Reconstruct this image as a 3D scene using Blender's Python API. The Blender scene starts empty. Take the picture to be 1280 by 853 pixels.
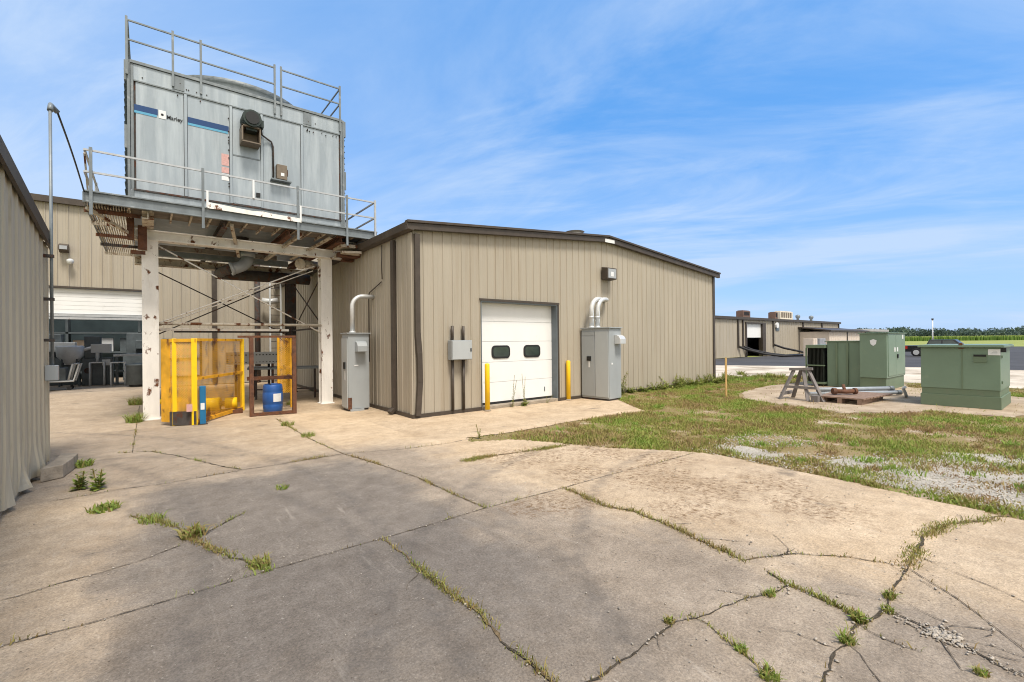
import bpy, bmesh, math, random
import numpy as np
from mathutils import Vector, Matrix, noise
random.seed(7); RNG = np.random.default_rng(7)
S = 1.2                                   # every length below is in drawing units; the finished scene is scaled to metres by S
scene = bpy.context.scene
COL = scene.collection
# ------------------------------------------------------------------ camera, world, sun, exposure
cd = bpy.data.cameras.new('camera'); cam = bpy.data.objects.new('camera', cd); COL.objects.link(cam); scene.camera = cam
cd.sensor_width = 36.0; cd.lens = 36.0*575.55/1280; cd.clip_start = 0.05; cd.clip_end = 6000
cam.matrix_world = Matrix(((0.78535026, 0.00705793, -0.61901143, 0), (-0.61897514, -0.00676946, -0.78538141, 0), (-0.00973354, 0.99995218, -0.00094771, 1.7*S), (0, 0, 0, 1)))
SUN_EL, SUN_AZ = math.radians(62), math.radians(186)     # azimuth clockwise from +Y
world = bpy.data.worlds.new('World'); scene.world = world; world.use_nodes = True
wn, wl = world.node_tree.nodes, world.node_tree.links
wn.clear()
wout = wn.new('ShaderNodeOutputWorld'); wbg = wn.new('ShaderNodeBackground'); wbg.inputs['Strength'].default_value = 0.115
sky = wn.new('ShaderNodeTexSky'); sky.sky_type = 'NISHITA'; sky.sun_disc = False; sky.sun_elevation = SUN_EL; sky.sun_rotation = SUN_AZ
sky.air_density = 1.0; sky.dust_density = 0.4; sky.ozone_density = 2.2
def wmath(op, a, b=None, c=None, clamp=False):
    n = wn.new('ShaderNodeMath'); n.operation = op; n.use_clamp = clamp
    for i, x in enumerate((a, b, c)):
        if x is None: continue
        if isinstance(x, (int, float)): n.inputs[i].default_value = x
        else: wl.new(x, n.inputs[i])
    return n.outputs[0]
wtc = wn.new('ShaderNodeTexCoord'); wsep = wn.new('ShaderNodeSeparateXYZ'); wl.new(wtc.outputs['Generated'], wsep.inputs[0])
wz = wmath('ADD', wmath('MAXIMUM', wsep.outputs[2], 0.0), 0.16)
wcomb = wn.new('ShaderNodeCombineXYZ'); wl.new(wmath('DIVIDE', wsep.outputs[0], wz), wcomb.inputs[0]); wl.new(wmath('DIVIDE', wsep.outputs[1], wz), wcomb.inputs[1])
def wnoise(sx, sy, rot, off, scale, detail, rough, dist):
    m = wn.new('ShaderNodeMapping'); m.vector_type = 'TEXTURE'; m.inputs['Scale'].default_value = (sx, sy, 1); m.inputs['Rotation'].default_value = (0, 0, rot); m.inputs['Location'].default_value = (off, off*.7, 0)
    n = wn.new('ShaderNodeTexNoise'); n.inputs['Scale'].default_value = scale; n.inputs['Detail'].default_value = detail; n.inputs['Roughness'].default_value = rough; n.inputs['Distortion'].default_value = dist
    wl.new(wcomb.outputs[0], m.inputs[0]); wl.new(m.outputs[0], n.inputs[0]); return n.outputs['Fac']
def wramp(x, a, b):
    n = wn.new('ShaderNodeMapRange'); n.interpolation_type = 'SMOOTHSTEP'; n.inputs['From Min'].default_value = a; n.inputs['From Max'].default_value = b; wl.new(x, n.inputs[0]); return n.outputs[0]
big = wramp(wnoise(1.6, 1, -1.13, 3.1, .5, 3, .5, .3), .30, .66)
wisp = wramp(wnoise(1.9, .8, -1.13, 7.7, 1.0, 9, .6, .7), .36, .74)
fine = wramp(wnoise(2.2, .8, -.95, 1.7, 2.0, 9, .62, .8), .42, .76)
cl = wmath('MULTIPLY', wmath('ADD', wmath('MULTIPLY', wisp, .8), wmath('MULTIPLY', fine, .35)), wmath('ADD', big, .12), None, True)
# milky veil of thin cloud towards the left side of the sky (direction -X +Y) and along the horizon
lft = wmath('ADD', wmath('MULTIPLY', wsep.outputs[0], -.62), wmath('MULTIPLY', wsep.outputs[1], .78))
veil = wmath('MULTIPLY', wmath('MULTIPLY', wramp(lft, .1, .95), .8), wmath('ADD', wmath('MULTIPLY', fine, .5), .62))
hor = wramp(wsep.outputs[2], .42, 0.0)
cover = wmath('MINIMUM', wmath('ADD', wmath('ADD', wmath('MULTIPLY', cl, 1.15), veil), wmath('MULTIPLY', hor, .34)), .88)
wblue = wn.new('ShaderNodeMix'); wblue.data_type = 'RGBA'; wblue.inputs[0].default_value = .72; wl.new(sky.outputs[0], wblue.inputs[6]); wblue.inputs[7].default_value = (.30, 1.48, 3.7, 1)
back = wramp(wmath('ADD', wmath('MULTIPLY', wsep.outputs[0], -.62), wmath('MULTIPLY', wsep.outputs[1], -.785)), -.46, .35)      # unseen bright cloud bank added behind the camera as neutral fill for the walls
wsat = wn.new('ShaderNodeHueSaturation'); wsat.inputs['Saturation'].default_value = 1.0; wl.new(wblue.outputs[2], wsat.inputs['Color'])
wmix = wn.new('ShaderNodeMix'); wmix.data_type = 'RGBA'; wl.new(wmath('MAXIMUM', cover, back), wmix.inputs[0]); wl.new(wsat.outputs[0], wmix.inputs[6]); wcl = wn.new('ShaderNodeMix'); wcl.data_type = 'RGBA'; wl.new(back, wcl.inputs[0]); wcl.inputs[6].default_value = (2.35, 3.0, 4.0, 1); wcl.inputs[7].default_value = (5.2, 5.0, 4.7, 1); wl.new(wcl.outputs[2], wmix.inputs[7])
wl.new(wmix.outputs[2], wbg.inputs[0]); wl.new(wbg.outputs[0], wout.inputs[0])
sd = bpy.data.lights.new('sun', 'SUN'); sd.energy = 2.0; sd.angle = math.radians(15); sd.color = (1, .925, .82)
sun = bpy.data.objects.new('sun', sd); COL.objects.link(sun)
sdir = Vector((math.sin(SUN_AZ)*math.cos(SUN_EL), math.cos(SUN_AZ)*math.cos(SUN_EL), math.sin(SUN_EL)))
sun.rotation_euler = sdir.to_track_quat('Z', 'Y').to_euler()
vs = scene.view_settings; vs.view_transform = 'Standard'; vs.look = 'None'; vs.gamma = 1; vs.use_curve_mapping = False; vs.exposure = 1.12
scene.cycles.max_bounces = 6; scene.cycles.filter_width = 1.05

# ------------------------------------------------------------------ materials
def mat(name, col, rough=.6, metal=0., var=.12, vscale=2.5, stretch=(1, 1, 1), dirt=None, dth=(.55, .75), dscale=1.5, dstretch=(1, 1, 1), rust=None, rth=(.6, .66), rscale=5., bump=.0, bscale=40., spec=.4, hue=None):
    m = bpy.data.materials.new(name); m.use_nodes = True; nt = m.node_tree; N, L = nt.nodes, nt.links
    b = N['Principled BSDF']; b.inputs['Roughness'].default_value = rough; b.inputs['Metallic'].default_value = metal; b.inputs['Specular IOR Level'].default_value = spec
    g = N.new('ShaderNodeNewGeometry')
    def nz(scale, st, detail=6, off=0):
        mp = N.new('ShaderNodeMapping'); mp.inputs['Scale'].default_value = st; mp.inputs['Location'].default_value = (off, off, off)
        n = N.new('ShaderNodeTexNoise'); n.inputs['Scale'].default_value = scale; n.inputs['Detail'].default_value = detail; n.inputs['Roughness'].default_value = .62
        L.new(g.outputs['Position'], mp.inputs[0]); L.new(mp.outputs[0], n.inputs[0]); return n.outputs['Fac']
    def rng(x, a, b_, c=0., d=1.):
        r = N.new('ShaderNodeMapRange'); r.inputs['From Min'].default_value = a; r.inputs['From Max'].default_value = b_; r.inputs['To Min'].default_value = c; r.inputs['To Max'].default_value = d; L.new(x, r.inputs[0]); return r.outputs[0]
    def mix(f, a, b_):
        x = N.new('ShaderNodeMix'); x.data_type = 'RGBA'; L.new(f, x.inputs[0])
        for i, c in ((6, a), (7, b_)):
            if isinstance(c, tuple): x.inputs[i].default_value = (*c[:3], 1)
            else: L.new(c, x.inputs[i])
        return x.outputs[2]
    c0 = tuple(max(0, c*(1-var)) for c in col); c1 = tuple(min(1, c*(1+var)) for c in (hue or col))
    c = mix(rng(nz(vscale, stretch), .3, .7), c0, c1)
    if dirt: c = mix(rng(nz(dscale, dstretch, 8, 3.3), dth[0], dth[1], 0, .8), c, dirt)
    if rust:
        rf = rng(nz(rscale, (1, 1, .6), 9, 9.1), rth[0], rth[1]); c = mix(rf, c, mix(nz(rscale*6, (1, 1, 1), 4), (.055, .022, .012), rust))
        rr = N.new('ShaderNodeMapRange'); L.new(rf, rr.inputs[0]); rr.inputs['To Min'].default_value = rough; rr.inputs['To Max'].default_value = .9; L.new(rr.outputs[0], b.inputs['Roughness'])
    L.new(c, b.inputs['Base Color'])
    if bump:
        bp = N.new('ShaderNodeBump'); bp.inputs['Strength'].default_value = bump; bp.inputs['Distance'].default_value = .02; L.new(nz(bscale, (1, 1, 1), 5), bp.inputs['Height']); L.new(bp.outputs[0], b.inputs['Normal'])
    return m
RUST = (.20, .075, .03)
CLAD = mat('tan_cladding', (.375, .335, .270), .55, 0, .07, 1.2, (1.5, 1.5, .22), dirt=(.29, .235, .165), dth=(.54, .80), dscale=1.2, dstretch=(2.4, 2.4, .13), bump=.12, bscale=5)
CLAD_OLD = mat('weathered_tan_cladding', (.43, .385, .295), .62, 0, .1, 3, (3, 3, .25), dirt=(.16, .13, .09), dth=(.58, .8), dscale=2, dstretch=(2, 2, .3), bump=.15, bscale=5)
BROWN = mat('dark_bronze_trim', (.062, .049, .039), .5, 0, .2, 4, dirt=(.10, .085, .07), dth=(.6, .8))
BLACKPL = mat('black_corrugated_plastic', (.018, .017, .017), .55, 0, .2, 6)
WHITE = mat('white_door_paint', (.76, .77, .77), .45, 0, .03, 2, (1, 1, .3), dirt=(.52, .51, .48), dth=(.62, .85), dscale=2)
WSTEEL = mat('white_paint_rusting', (.82, .80, .76), .6, 0, .08, 4, (1, 1, .3), dirt=(.44, .37, .29), dth=(.57, .85), dscale=3, dstretch=(1, 1, .25), rust=RUST, rth=(.585, .63), rscale=3.4, bump=.3, bscale=30)
RUSTY = mat('rusty_steel', (.115, .055, .035), .9, 0, .5, 7, rust=(.24, .10, .045), rth=(.45, .6), rscale=8, bump=.5, bscale=45)
RUSTW = mat('rust_and_peeling_white', (.52, .47, .39), .8, 0, .2, 6, rust=RUST, rth=(.53, .60), rscale=5, bump=.4, bscale=40)
DKSTEEL = mat('dark_steel', (.055, .048, .045), .75, 0, .4, 5, rust=(.12, .05, .03), rth=(.52, .62), rscale=6, bump=.3, bscale=40)
JAMB = mat('blue_grey_jamb', (.135, .16, .18), .5, 0, .1, 3)
GALV = mat('galvanised_steel', (.305, .352, .39), .38, .3, .10, 2.2, (1.4, 1.4, .25), dirt=(.50, .55, .58), dth=(.48, .78), dscale=2.2, dstretch=(1.6, 1.6, .16), bump=.12, bscale=9, spec=.5)
GALVD = mat('dull_galvanised_frame', (.175, .20, .215), .5, .25, .18, 5, (1, 1, .4), dirt=(.36, .38, .39), dth=(.58, .8), dscale=4)
RAILM = mat('galvanised_rail', (.44, .46, .48), .42, .35, .12, 6, rust=(.26, .15, .09), rth=(.66, .72), rscale=9)
UNDER = mat('stained_deck_underside', (.19, .17, .145), .85, 0, .35, 3, dirt=(.20, .17, .14), dth=(.5, .75), rust=(.14, .06, .03), rth=(.60, .68), rscale=5)
CABG = mat('grey_cabinet_paint', (.325, .35, .365), .45, 0, .06, 2, (1, 1, .4), dirt=(.22, .22, .21), dth=(.68, .86), dscale=3)
CABD = mat('grey_cabinet_door_paint', (.39, .415, .425), .4, 0, .05, 2, (1, 1, .4), dirt=(.26, .26, .25), dth=(.68, .86), dscale=3)
ALU = mat('pale_conduit', (.60, .61, .61), .35, .3, .07, 6)
YEL = mat('yellow_safety_paint', (.86, .56, .008), .5, 0, .08, 5, dirt=(.40, .22, .03), dth=(.66, .82), dscale=6, rust=(.2, .08, .02), rth=(.70, .75), rscale=8)
YELB = mat('yellow_bollard_sleeve', (.86, .54, .015), .45, 0, .06, 4, dirt=(.45, .27, .04), dth=(.64, .84), dscale=5)
ORM = mat('orange_rusted_mesh', (.70, .36, .02), .8, 0, .3, 2.5, rust=(.30, .11, .02), rth=(.55, .65), rscale=4)
BLUE = mat('blue_drum_plastic', (.022, .095, .33), .4, 0, .12, 5, dirt=(.06, .12, .28), dth=(.6, .8), dscale=5)
BLUE2 = mat('teal_blue_paint', (.012, .14, .30), .45, 0, .12, 5)
LABEL = mat('white_label', (.72, .73, .74), .5, 0, .06, 15)
REDLAB = mat('faded_red_label', (.56, .33, .31), .55, 0, .15, 20)
BLACK = mat('black_paint', (.013, .014, .015), .45, 0, .15, 6)
RUBBER = mat('black_rubber', (.02, .02, .021), .75, 0, .2, 10)
DGREEN = mat('dark_green_motor', (.022, .036, .033), .4, 0, .25, 8, bump=.1)
MBROWN = mat('brown_grey_box', (.17, .135, .10), .6, 0, .15, 8)
STRIPE = mat('navy_stripe', (.008, .048, .16), .45, 0, .05, 8)
STRIPE2 = mat('light_blue_stripe', (.10, .34, .52), .45, 0, .05, 8)
TGREEN = mat('transformer_green', (.165, .235, .17), .42, 0, .05, 1.5, dirt=(.225, .275, .19), dth=(.62, .85), dscale=2.5)
TGREEND = mat('transformer_green_base', (.135, .185, .12), .5, 0, .06, 2, dirt=(.18, .185, .13), dth=(.58, .8), dscale=3, rust=(.22, .10, .05), rth=(.70, .74), rscale=5)
FINS = mat('dark_radiator', (.018, .022, .018), .5, 0, .2, 5)
WOODG = mat('weathered_grey_wood', (.17, .155, .15), .85, 0, .25, 5, (1, 1, .2), bump=.3, bscale=30)
WOODY = mat('pale_stake_wood', (.50, .33, .13), .8, 0, .15, 6)
REDW = mat('red_brown_timber', (.23, .155, .115), .9, 0, .25, 5, (.5, 3, 1), bump=.4, bscale=25)
PIPEM = mat('grey_pipe', (.36, .39, .42), .45, .2, .12, 5)
BLOCKM = mat('old_concrete_block', (.30, .255, .20), .95, 0, .25, 6, bump=.6, bscale=30)
GLASS = mat('dark_window_glass', (.035, .05, .045), .08, 0, .3, 3, spec=.6)
PANE = mat('grey_window_pane', (.35, .37, .39), .15, 0, .1, 2)
INT = mat('dark_interior_wall', (.26, .335, .35), .8, 0, .2, 1)
MACH = mat('machine_grey', (.10, .12, .13), .5, 0, .3, 2)
MACHL = mat('machine_off_white', (.55, .57, .58), .4, 0, .1, 2)
ROOFM = mat('pale_metal_roof', (.42, .41, .39), .5, .1, .1, 2)
TIN = mat('weathered_tin_door', (.33, .34, .36), .6, .1, .2, 3)
TANDOOR = mat('pale_tan_door', (.66, .57, .48), .6, 0, .08, 2)
HVAC = mat('rooftop_unit_beige', (.60, .55, .46), .6, 0, .1, 1)
HVACB = mat('rooftop_unit_brown', (.13, .075, .055), .6, 0, .2, 2)
CARB = mat('black_car_paint', (.012, .013, .016), .25, .2, .1, 2, spec=.6)
CARS = mat('silver_blue_car_paint', (.36, .42, .50), .3, .3, .05, 2, spec=.6)
TAIL = mat('tail_light_red', (.45, .02, .015), .3, 0, .1, 8)
CRACKM = mat('dark_open_joint', (.075, .062, .046), .98, 0, .45, 22, bump=.8, bscale=60, spec=.1)
CRACKL = mat('tight_joint', (.12, .098, .076), .98, 0, .4, 22, spec=.1)

CRACKS = mat('soil_filled_joint', (.165, .12, .07), .98, 0, .5, 25, bump=.8, bscale=60, spec=.1)
def leafmat(name, cols, rough=.65, trans=.25):
    """leaf colour by the 'tint' attribute (a per-blade value 0..1)"""
    m = bpy.data.materials.new(name); m.use_nodes = True; N, L = m.node_tree.nodes, m.node_tree.links
    b = N['Principled BSDF']; b.inputs['Roughness'].default_value = rough; b.inputs['Specular IOR Level'].default_value = .25
    a = N.new('ShaderNodeAttribute'); a.attribute_name = 'tint'
    r = N.new('ShaderNodeValToRGB'); e = r.color_ramp.elements
    for i, (p, c) in enumerate(cols):
        x = e[i] if i < 2 else e.new(p)
        x.position = p; x.color = (*c, 1)
    L.new(a.outputs['Fac'], r.inputs[0]); L.new(r.outputs[0], b.inputs['Base Color'])
    t = N.new('ShaderNodeBsdfTranslucent'); L.new(r.outputs[0], t.inputs[0]); mx = N.new('ShaderNodeMixShader'); mx.inputs[0].default_value = trans
    L.new(b.outputs[0], mx.inputs[1]); L.new(t.outputs[0], mx.inputs[2]); L.new(mx.outputs[0], N['Material Output'].inputs[0]); return m
GRASS = leafmat('lawn_blades', [(0, (.31, .205, .11)), (1, (.21, .33, .055)), (.28, (.33, .255, .105)), (.46, (.29, .285, .075)), (.7, (.245, .32, .06))])
WEED = leafmat('weed_leaves', [(0, (.32, .22, .10)), (1, (.20, .31, .055)), (.3, (.31, .26, .09)), (.6, (.26, .30, .07))])
CORN = leafmat('corn_leaves', [(0, (.06, .12, .02)), (1, (.40, .44, .14)), (.7, (.13, .22, .04))])
TREES = leafmat('hazed_tree_leaves', [(0, (.055, .09, .08)), (1, (.11, .155, .11))])  # distance haze blended into the leaf colours, paler and bluer

# ------------------------------------------------------------------ mesh helpers
class MB:
    def __init__(s): s.v, s.f, s.m = [], [], []
    def add(s, vs_, fs, m=0):
        k = len(s.v); s.v += [tuple(p) for p in vs_]; s.f += [tuple(i+k for i in f) for f in fs]; s.m += [m]*len(fs); return s
    def box(s, a, b, m=0):
        (x0, y0, z0), (x1, y1, z1) = [min(p, q) for p, q in zip(a, b)], [max(p, q) for p, q in zip(a, b)]
        return s.add([(x0,y0,z0),(x1,y0,z0),(x1,y1,z0),(x0,y1,z0),(x0,y0,z1),(x1,y0,z1),(x1,y1,z1),(x0,y1,z1)], [(3,2,1,0),(4,5,6,7),(0,1,5,4),(1,2,6,5),(2,3,7,6),(3,0,4,7)], m)
    def beam(s, p, q, w, h, m=0, up=(0, 0, 1)):
        p, q = Vector(p), Vector(q); d = (q-p).normalized(); u = Vector(up)
        if abs(d.dot(u)) > .98: u = Vector((0, 1, 0)) if abs(d.y) < .9 else Vector((1, 0, 0))
        r = d.cross(u).normalized()*w/2; u = r.cross(d).normalized()*h/2
        return s.add([p-r-u, p+r-u, p+r+u, p-r+u, q-r-u, q+r-u, q+r+u, q-r+u], [(0,1,2,3),(7,6,5,4),(4,5,1,0),(5,6,2,1),(6,7,3,2),(7,4,0,3)], m)
    def tube(s, pts, r, n=8, m=0, caps=True):
        pts = [Vector(p) for p in pts]; rs = r if isinstance(r, (list, tuple)) else [r]*len(pts)
        base = len(s.v); u = None
        for i, p in enumerate(pts):
            d = (pts[min(i+1, len(pts)-1)]-pts[max(i-1, 0)]).normalized()
            if u is None:
                u = d.orthogonal().normalized()
            u = (u-d*u.dot(d)).normalized(); w = d.cross(u)
            for k in range(n):
                a = 2*math.pi*k/n; s.v.append(tuple(p+(u*math.cos(a)+w*math.sin(a))*rs[i]))
        for i in range(len(pts)-1):
            for k in range(n):
                a, b = base+i*n+k, base+i*n+(k+1) % n; s.f.append((a, b, b+n, a+n)); s.m.append(m)
        if caps:
            s.f.append(tuple(base+k for k in reversed(range(n)))); s.f.append(tuple(base+(len(pts)-1)*n+k for k in range(n))); s.m += [m, m]
        return s
    def lathe(s, c, prof, n=24, m=0):
        base = len(s.v); c = Vector(c)
        for r, z in prof:
            for k in range(n):
                a = 2*math.pi*k/n; s.v.append((c.x+r*math.cos(a), c.y+r*math.sin(a), c.z+z))
        for i in range(len(prof)-1):
            for k in range(n):
                a, b = base+i*n+k, base+i*n+(k+1) % n; s.f.append((a, b, b+n, a+n)); s.m.append(m)
        s.f.append(tuple(base+k for k in reversed(range(n)))); s.f.append(tuple(base+(len(prof)-1)*n+k for k in range(n))); s.m += [m, m]
        return s
    def prism(s, poly, o, ax, ay, dn, m=0):
        """polygon in the plane (o; ax, ay), thickness vector dn"""
        o, ax, ay, dn = Vector(o), Vector(ax), Vector(ay), Vector(dn); n = len(poly)
        a = [o+ax*x+ay*y for x, y in poly]; vs_ = a+[p+dn for p in a]
        fs = [tuple(range(n)), tuple(reversed(range(n, 2*n)))]+[(i, i+n, (i+1) % n+n, (i+1) % n) for i in range(n)]
        return s.add(vs_, fs, m)
    def build(s, name, mats, parent=None, bevel=0., smooth=False, fix=True):
        off = parent_loc(parent)
        me = bpy.data.meshes.new(name); me.from_pydata([(x-off.x, y-off.y, z-off.z) for x, y, z in s.v], [], s.f)
        mats = mats if isinstance(mats, (list, tuple)) else [mats]
        for m in mats: me.materials.append(m)
        me.polygons.foreach_set('material_index', s.m)
        if fix:
            bm = bmesh.new(); bm.from_mesh(me); bmesh.ops.recalc_face_normals(bm, faces=bm.faces); bm.to_mesh(me); bm.free()
        if smooth: me.polygons.foreach_set('use_smooth', [len(p.vertices) <= 4 for p in me.polygons])
        o = bpy.data.objects.new(name, me); COL.objects.link(o)
        if parent is not None: o.parent = parent
        if bevel:
            md = o.modifiers.new('bevel', 'BEVEL'); md.width = bevel; md.segments = 2; md.limit_method = 'ANGLE'; md.angle_limit = math.radians(40)
        return o
def parent_loc(p):
    v = Vector((0, 0, 0))
    while p is not None: v += p.location; p = p.parent
    return v
def tag(o, label=None, cat=None, group=None, kind=None):
    for k, x in (('label', label), ('category', cat), ('group', group), ('kind', kind)):
        if x: o[k] = x
    return o
def thing(name, loc, label, cat, group=None):
    o = bpy.data.objects.new(name, None); COL.objects.link(o); o.location = loc; o.empty_display_size = .2
    return tag(o, label, cat, group)
def B(a, b): return MB().box(a, b)
def rrect(cx, cy, w, h, r, n=5):
    pts = []
    for sx, sy, a0 in ((1, 1, 0), (-1, 1, 90), (-1, -1, 180), (1, -1, 270)):
        for k in range(n+1):
            a = math.radians(a0+90*k/n); pts.append((cx+sx*(w/2-r)+r*math.cos(a), cy+sy*(h/2-r)+r*math.sin(a)))
    return pts
def arc(c, r, a0, a1, u, w, n=8):
    c, u, w = Vector(c), Vector(u), Vector(w)
    return [c+(u*math.cos(math.radians(a0+(a1-a0)*k/n))+w*math.sin(math.radians(a0+(a1-a0)*k/n)))*r for k in range(n+1)]
def npmesh(name, v, faces, mat_, tint=None, parent=None):
    """fast mesh from arrays; faces (n, k)"""
    me = bpy.data.meshes.new(name); v = np.asarray(v, 'f4'); faces = np.asarray(faces, 'i4'); k = faces.shape[1]
    me.vertices.add(len(v)); me.vertices.foreach_set('co', v.ravel()); me.loops.add(faces.size); me.loops.foreach_set('vertex_index', faces.ravel())
    me.polygons.add(len(faces)); me.polygons.foreach_set('loop_start', np.arange(0, faces.size, k, dtype='i4'))
    me.materials.append(mat_)
    if tint is not None:
        a = me.attributes.new('tint', 'FLOAT', 'POINT'); a.data.foreach_set('value', np.asarray(tint, 'f4'))
    me.update(calc_edges=True); me.validate()
    o = bpy.data.objects.new(name, me); COL.objects.link(o)
    if parent is not None: o.parent = parent
    return o
def blades(P, h, w, lean, tint):
    """bent two-piece blades: P (n,3) roots, h, w, lean (n,), tint (n,) -> verts, tris, tint"""
    n = len(P); a = RNG.uniform(0, 2*np.pi, n); b = RNG.uniform(0, 2*np.pi, n)
    side = np.stack([np.cos(a), np.sin(a), np.zeros(n)], 1)*(w/2)[:, None]; ln = np.stack([np.cos(b), np.sin(b), np.zeros(n)], 1)*(lean*h)[:, None]
    up = np.stack([np.zeros(n), np.zeros(n), h], 1)
    v = np.stack([P-side, P+side, P+up*.55+ln*.35+side*.75, P+up*.55+ln*.35-side*.75, P+up+ln-up*(lean*.35)[:, None]], 1).reshape(-1, 3)
    k = np.arange(n)[:, None]*5
    f = np.concatenate([k+[[0, 1, 2]], k+[[0, 2, 3]], k+[[3, 2, 4]]], 0)
    return v, f, np.repeat(tint, 5)
def cladding(mb, o, ux, n, L, top, openings=(), z0=.03, pitch=.254, depth=.018, levels=(), disp=None, extra=(), m=0):
    ux, n = Vector(ux), Vector(n); prof = []; p = 0
    per = [(0, 0), (.012, 1), (.040, 1), (.052, 0), (.140, 0), (.148, .16), (.176, .16), (.184, 0), (.226, 0), (.234, .16), (.262, .16), (.270, 0)]
    while p < L:
        for du, dd in per:
            u = p+du*pitch/.30
            if u < L: prof.append((u, dd*depth))
        p += pitch
    prof.append((L, 0))
    us = [q[0] for q in prof]; ds = [q[1] for q in prof]
    for e in list(extra)+[x for op in openings for x in op[:2]]:
        if 0 < e < L: us.append(e); ds.append(float(np.interp(e, us[:len(prof)], ds[:len(prof)])))
    od = np.argsort(us, kind='stable'); us = [us[i] for i in od]; ds = [ds[i] for i in od]
    O = Vector(o)
    def P(u, d, z):
        q = O+ux*u+n*d; q.z = z
        if disp: q = q+n*disp(u, z)
        return q
    for i in range(len(us)-1):
        u0, u1 = us[i], us[i+1]
        if u1-u0 < 1e-5: continue
        um = (u0+u1)/2; iv = [[z0, None]]
        for a, b, za, zb in sorted(openings, key=lambda t: t[2]):
            if a-1e-6 < um < b+1e-6:
                iv[-1][1] = za; iv.append([zb, None])
        for za, zb in iv:
            if zb is not None and zb-za < .01: continue
            t0, t1 = (top(u0), top(u1)) if zb is None else (zb, zb)
            zs = [z for z in levels if za < z < min(t0, t1)]
            lo = [(za, za)]+[(z, z) for z in zs]+[(t0, t1)]
            for (a0, a1), (b0, b1) in zip(lo[:-1], lo[1:]):
                mb.add([P(u0, ds[i], a0), P(u1, ds[i+1], a1), P(u1, ds[i+1], b1), P(u0, ds[i], b0)], [(0, 1, 2, 3)], m)
    return mb

# ------------------------------------------------------------------ ground
def ground_material(name, stops, scale, bump, bscale, rough=.95, fine=None):
    m = bpy.data.materials.new(name); m.use_nodes = True; N, L = m.node_tree.nodes, m.node_tree.links
    b = N['Principled BSDF']; b.inputs['Roughness'].default_value = rough; b.inputs['Specular IOR Level'].default_value = .15
    g = N.new('ShaderNodeNewGeometry')
    def nz(s, d=8, r=.6):
        n = N.new('ShaderNodeTexNoise'); n.inputs['Scale'].default_value = s; n.inputs['Detail'].default_value = d; n.inputs['Roughness'].default_value = r; L.new(g.outputs['Position'], n.inputs[0]); return n.outputs['Fac']
    r = N.new('ShaderNodeValToRGB'); e = r.color_ramp.elements
    for i, (p, c) in enumerate(stops):
        x = e[i] if i < 2 else e.new(p)
        x.position = p; x.color = (*c, 1)
    L.new(nz(scale), r.inputs[0]); c = r.outputs[0]
    if fine:
        x = N.new('ShaderNodeMix'); x.data_type = 'RGBA'; x.blend_type = 'MULTIPLY'; x.inputs[0].default_value = 1; L.new(c, x.inputs[6])
        rr = N.new('ShaderNodeMapRange'); L.new(nz(fine[0], 3, .7), rr.inputs[0]); rr.inputs['From Min'].default_value = .3; rr.inputs['From Max'].default_value = .7; rr.inputs['To Min'].default_value = 1-fine[1]; rr.inputs['To Max'].default_value = 1+fine[1]
        L.new(rr.outputs[0], x.inputs[7]); c = x.outputs[2]
    L.new(c, b.inputs['Base Color'])
    bp = N.new('ShaderNodeBump'); bp.inputs['Strength'].default_value = bump; bp.inputs['Distance'].default_value = .03; L.new(nz(bscale, 4, .7), bp.inputs['Height']); L.new(bp.outputs[0], b.inputs['Normal'])
    return m
FIELD = ground_material('far_field', [(.3, (.20, .24, .06)), (.7, (.30, .31, .10))], .08, .3, 2, fine=(3, .2))
SOIL = ground_material('thin_lawn_soil', [(.32, (.23, .15, .085)), (.70, (.46, .39, .30)), (.47, (.24, .195, .085)), (.57, (.29, .22, .12)), (.63, (.42, .34, .25))], 1.1, .8, 40, fine=(60, .35))
GRAVEL = ground_material('white_gravel', [(.3, (.34, .31, .26)), (.7, (.54, .495, .43))], 2, 1, 45, fine=(55, .5))
OLDLOT = ground_material('pale_old_lot', [(.35, (.30, .25, .19)), (.66, (.62, .55, .46)), (.5, (.50, .44, .36))], .45, .4, 20, fine=(18, .2))
ASPH = ground_material('asphalt', [(.3, (.055, .056, .062)), (.7, (.085, .086, .092))], .25, .3, 30, fine=(20, .15))
PADM = ground_material('pad_concrete', [(.3, (.27, .205, .14)), (.7, (.46, .375, .28))], 1.6, .3, 40, fine=(30, .2))

def sheet(name, poly, z, m):
    mb = MB(); mb.add([(x, y, z) for x, y in poly], [tuple(range(len(poly)))])
    o = mb.build(name, m, fix=False); o['kind'] = 'structure'
    if o.data.polygons[0].normal.z < 0: o.data.flip_normals()
    return o
R_ = 2600
sheet('ground', [(-R_, -R_), (R_, -R_), (R_, R_), (-R_, R_)], -.012, FIELD)
def ragged(pts, amp, step, seed):
    out = []; n = len(pts)
    for i in range(n):
        a, b = Vector((*pts[i], 0)), Vector((*pts[(i+1) % n], 0)); k = max(1, int((b-a).length/step))
        for j in range(k):
            p = a.lerp(b, j/k); q = noise.noise_vector(Vector((p.x*1.7, p.y*1.7, seed)))*amp; out.append((p.x+q.x, p.y+q.y))
    return out
sheet('soil', [(3.5, -14), (23, -14), (24, 8), (24, 14), (9, 14), (3.5, 8)], -.006, SOIL)
sheet('gravel_lot', ragged([(21.2, -30), (35, -30), (35, 8), (30.5, 21), (19, 21), (19.2, 10.4), (22.5, 9.0), (23.6, 8.2), (22.4, 4)], .5, .8, 2), -.0005, OLDLOT)
sheet('asphalt_lot', ragged([(34.4, -45), (118, -45), (116, 20.4), (26, 20.4), (29.5, 15.4), (32.2, 10.5), (34.5, 6)], .22, 1.2, 5), .004, ASPH)
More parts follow.
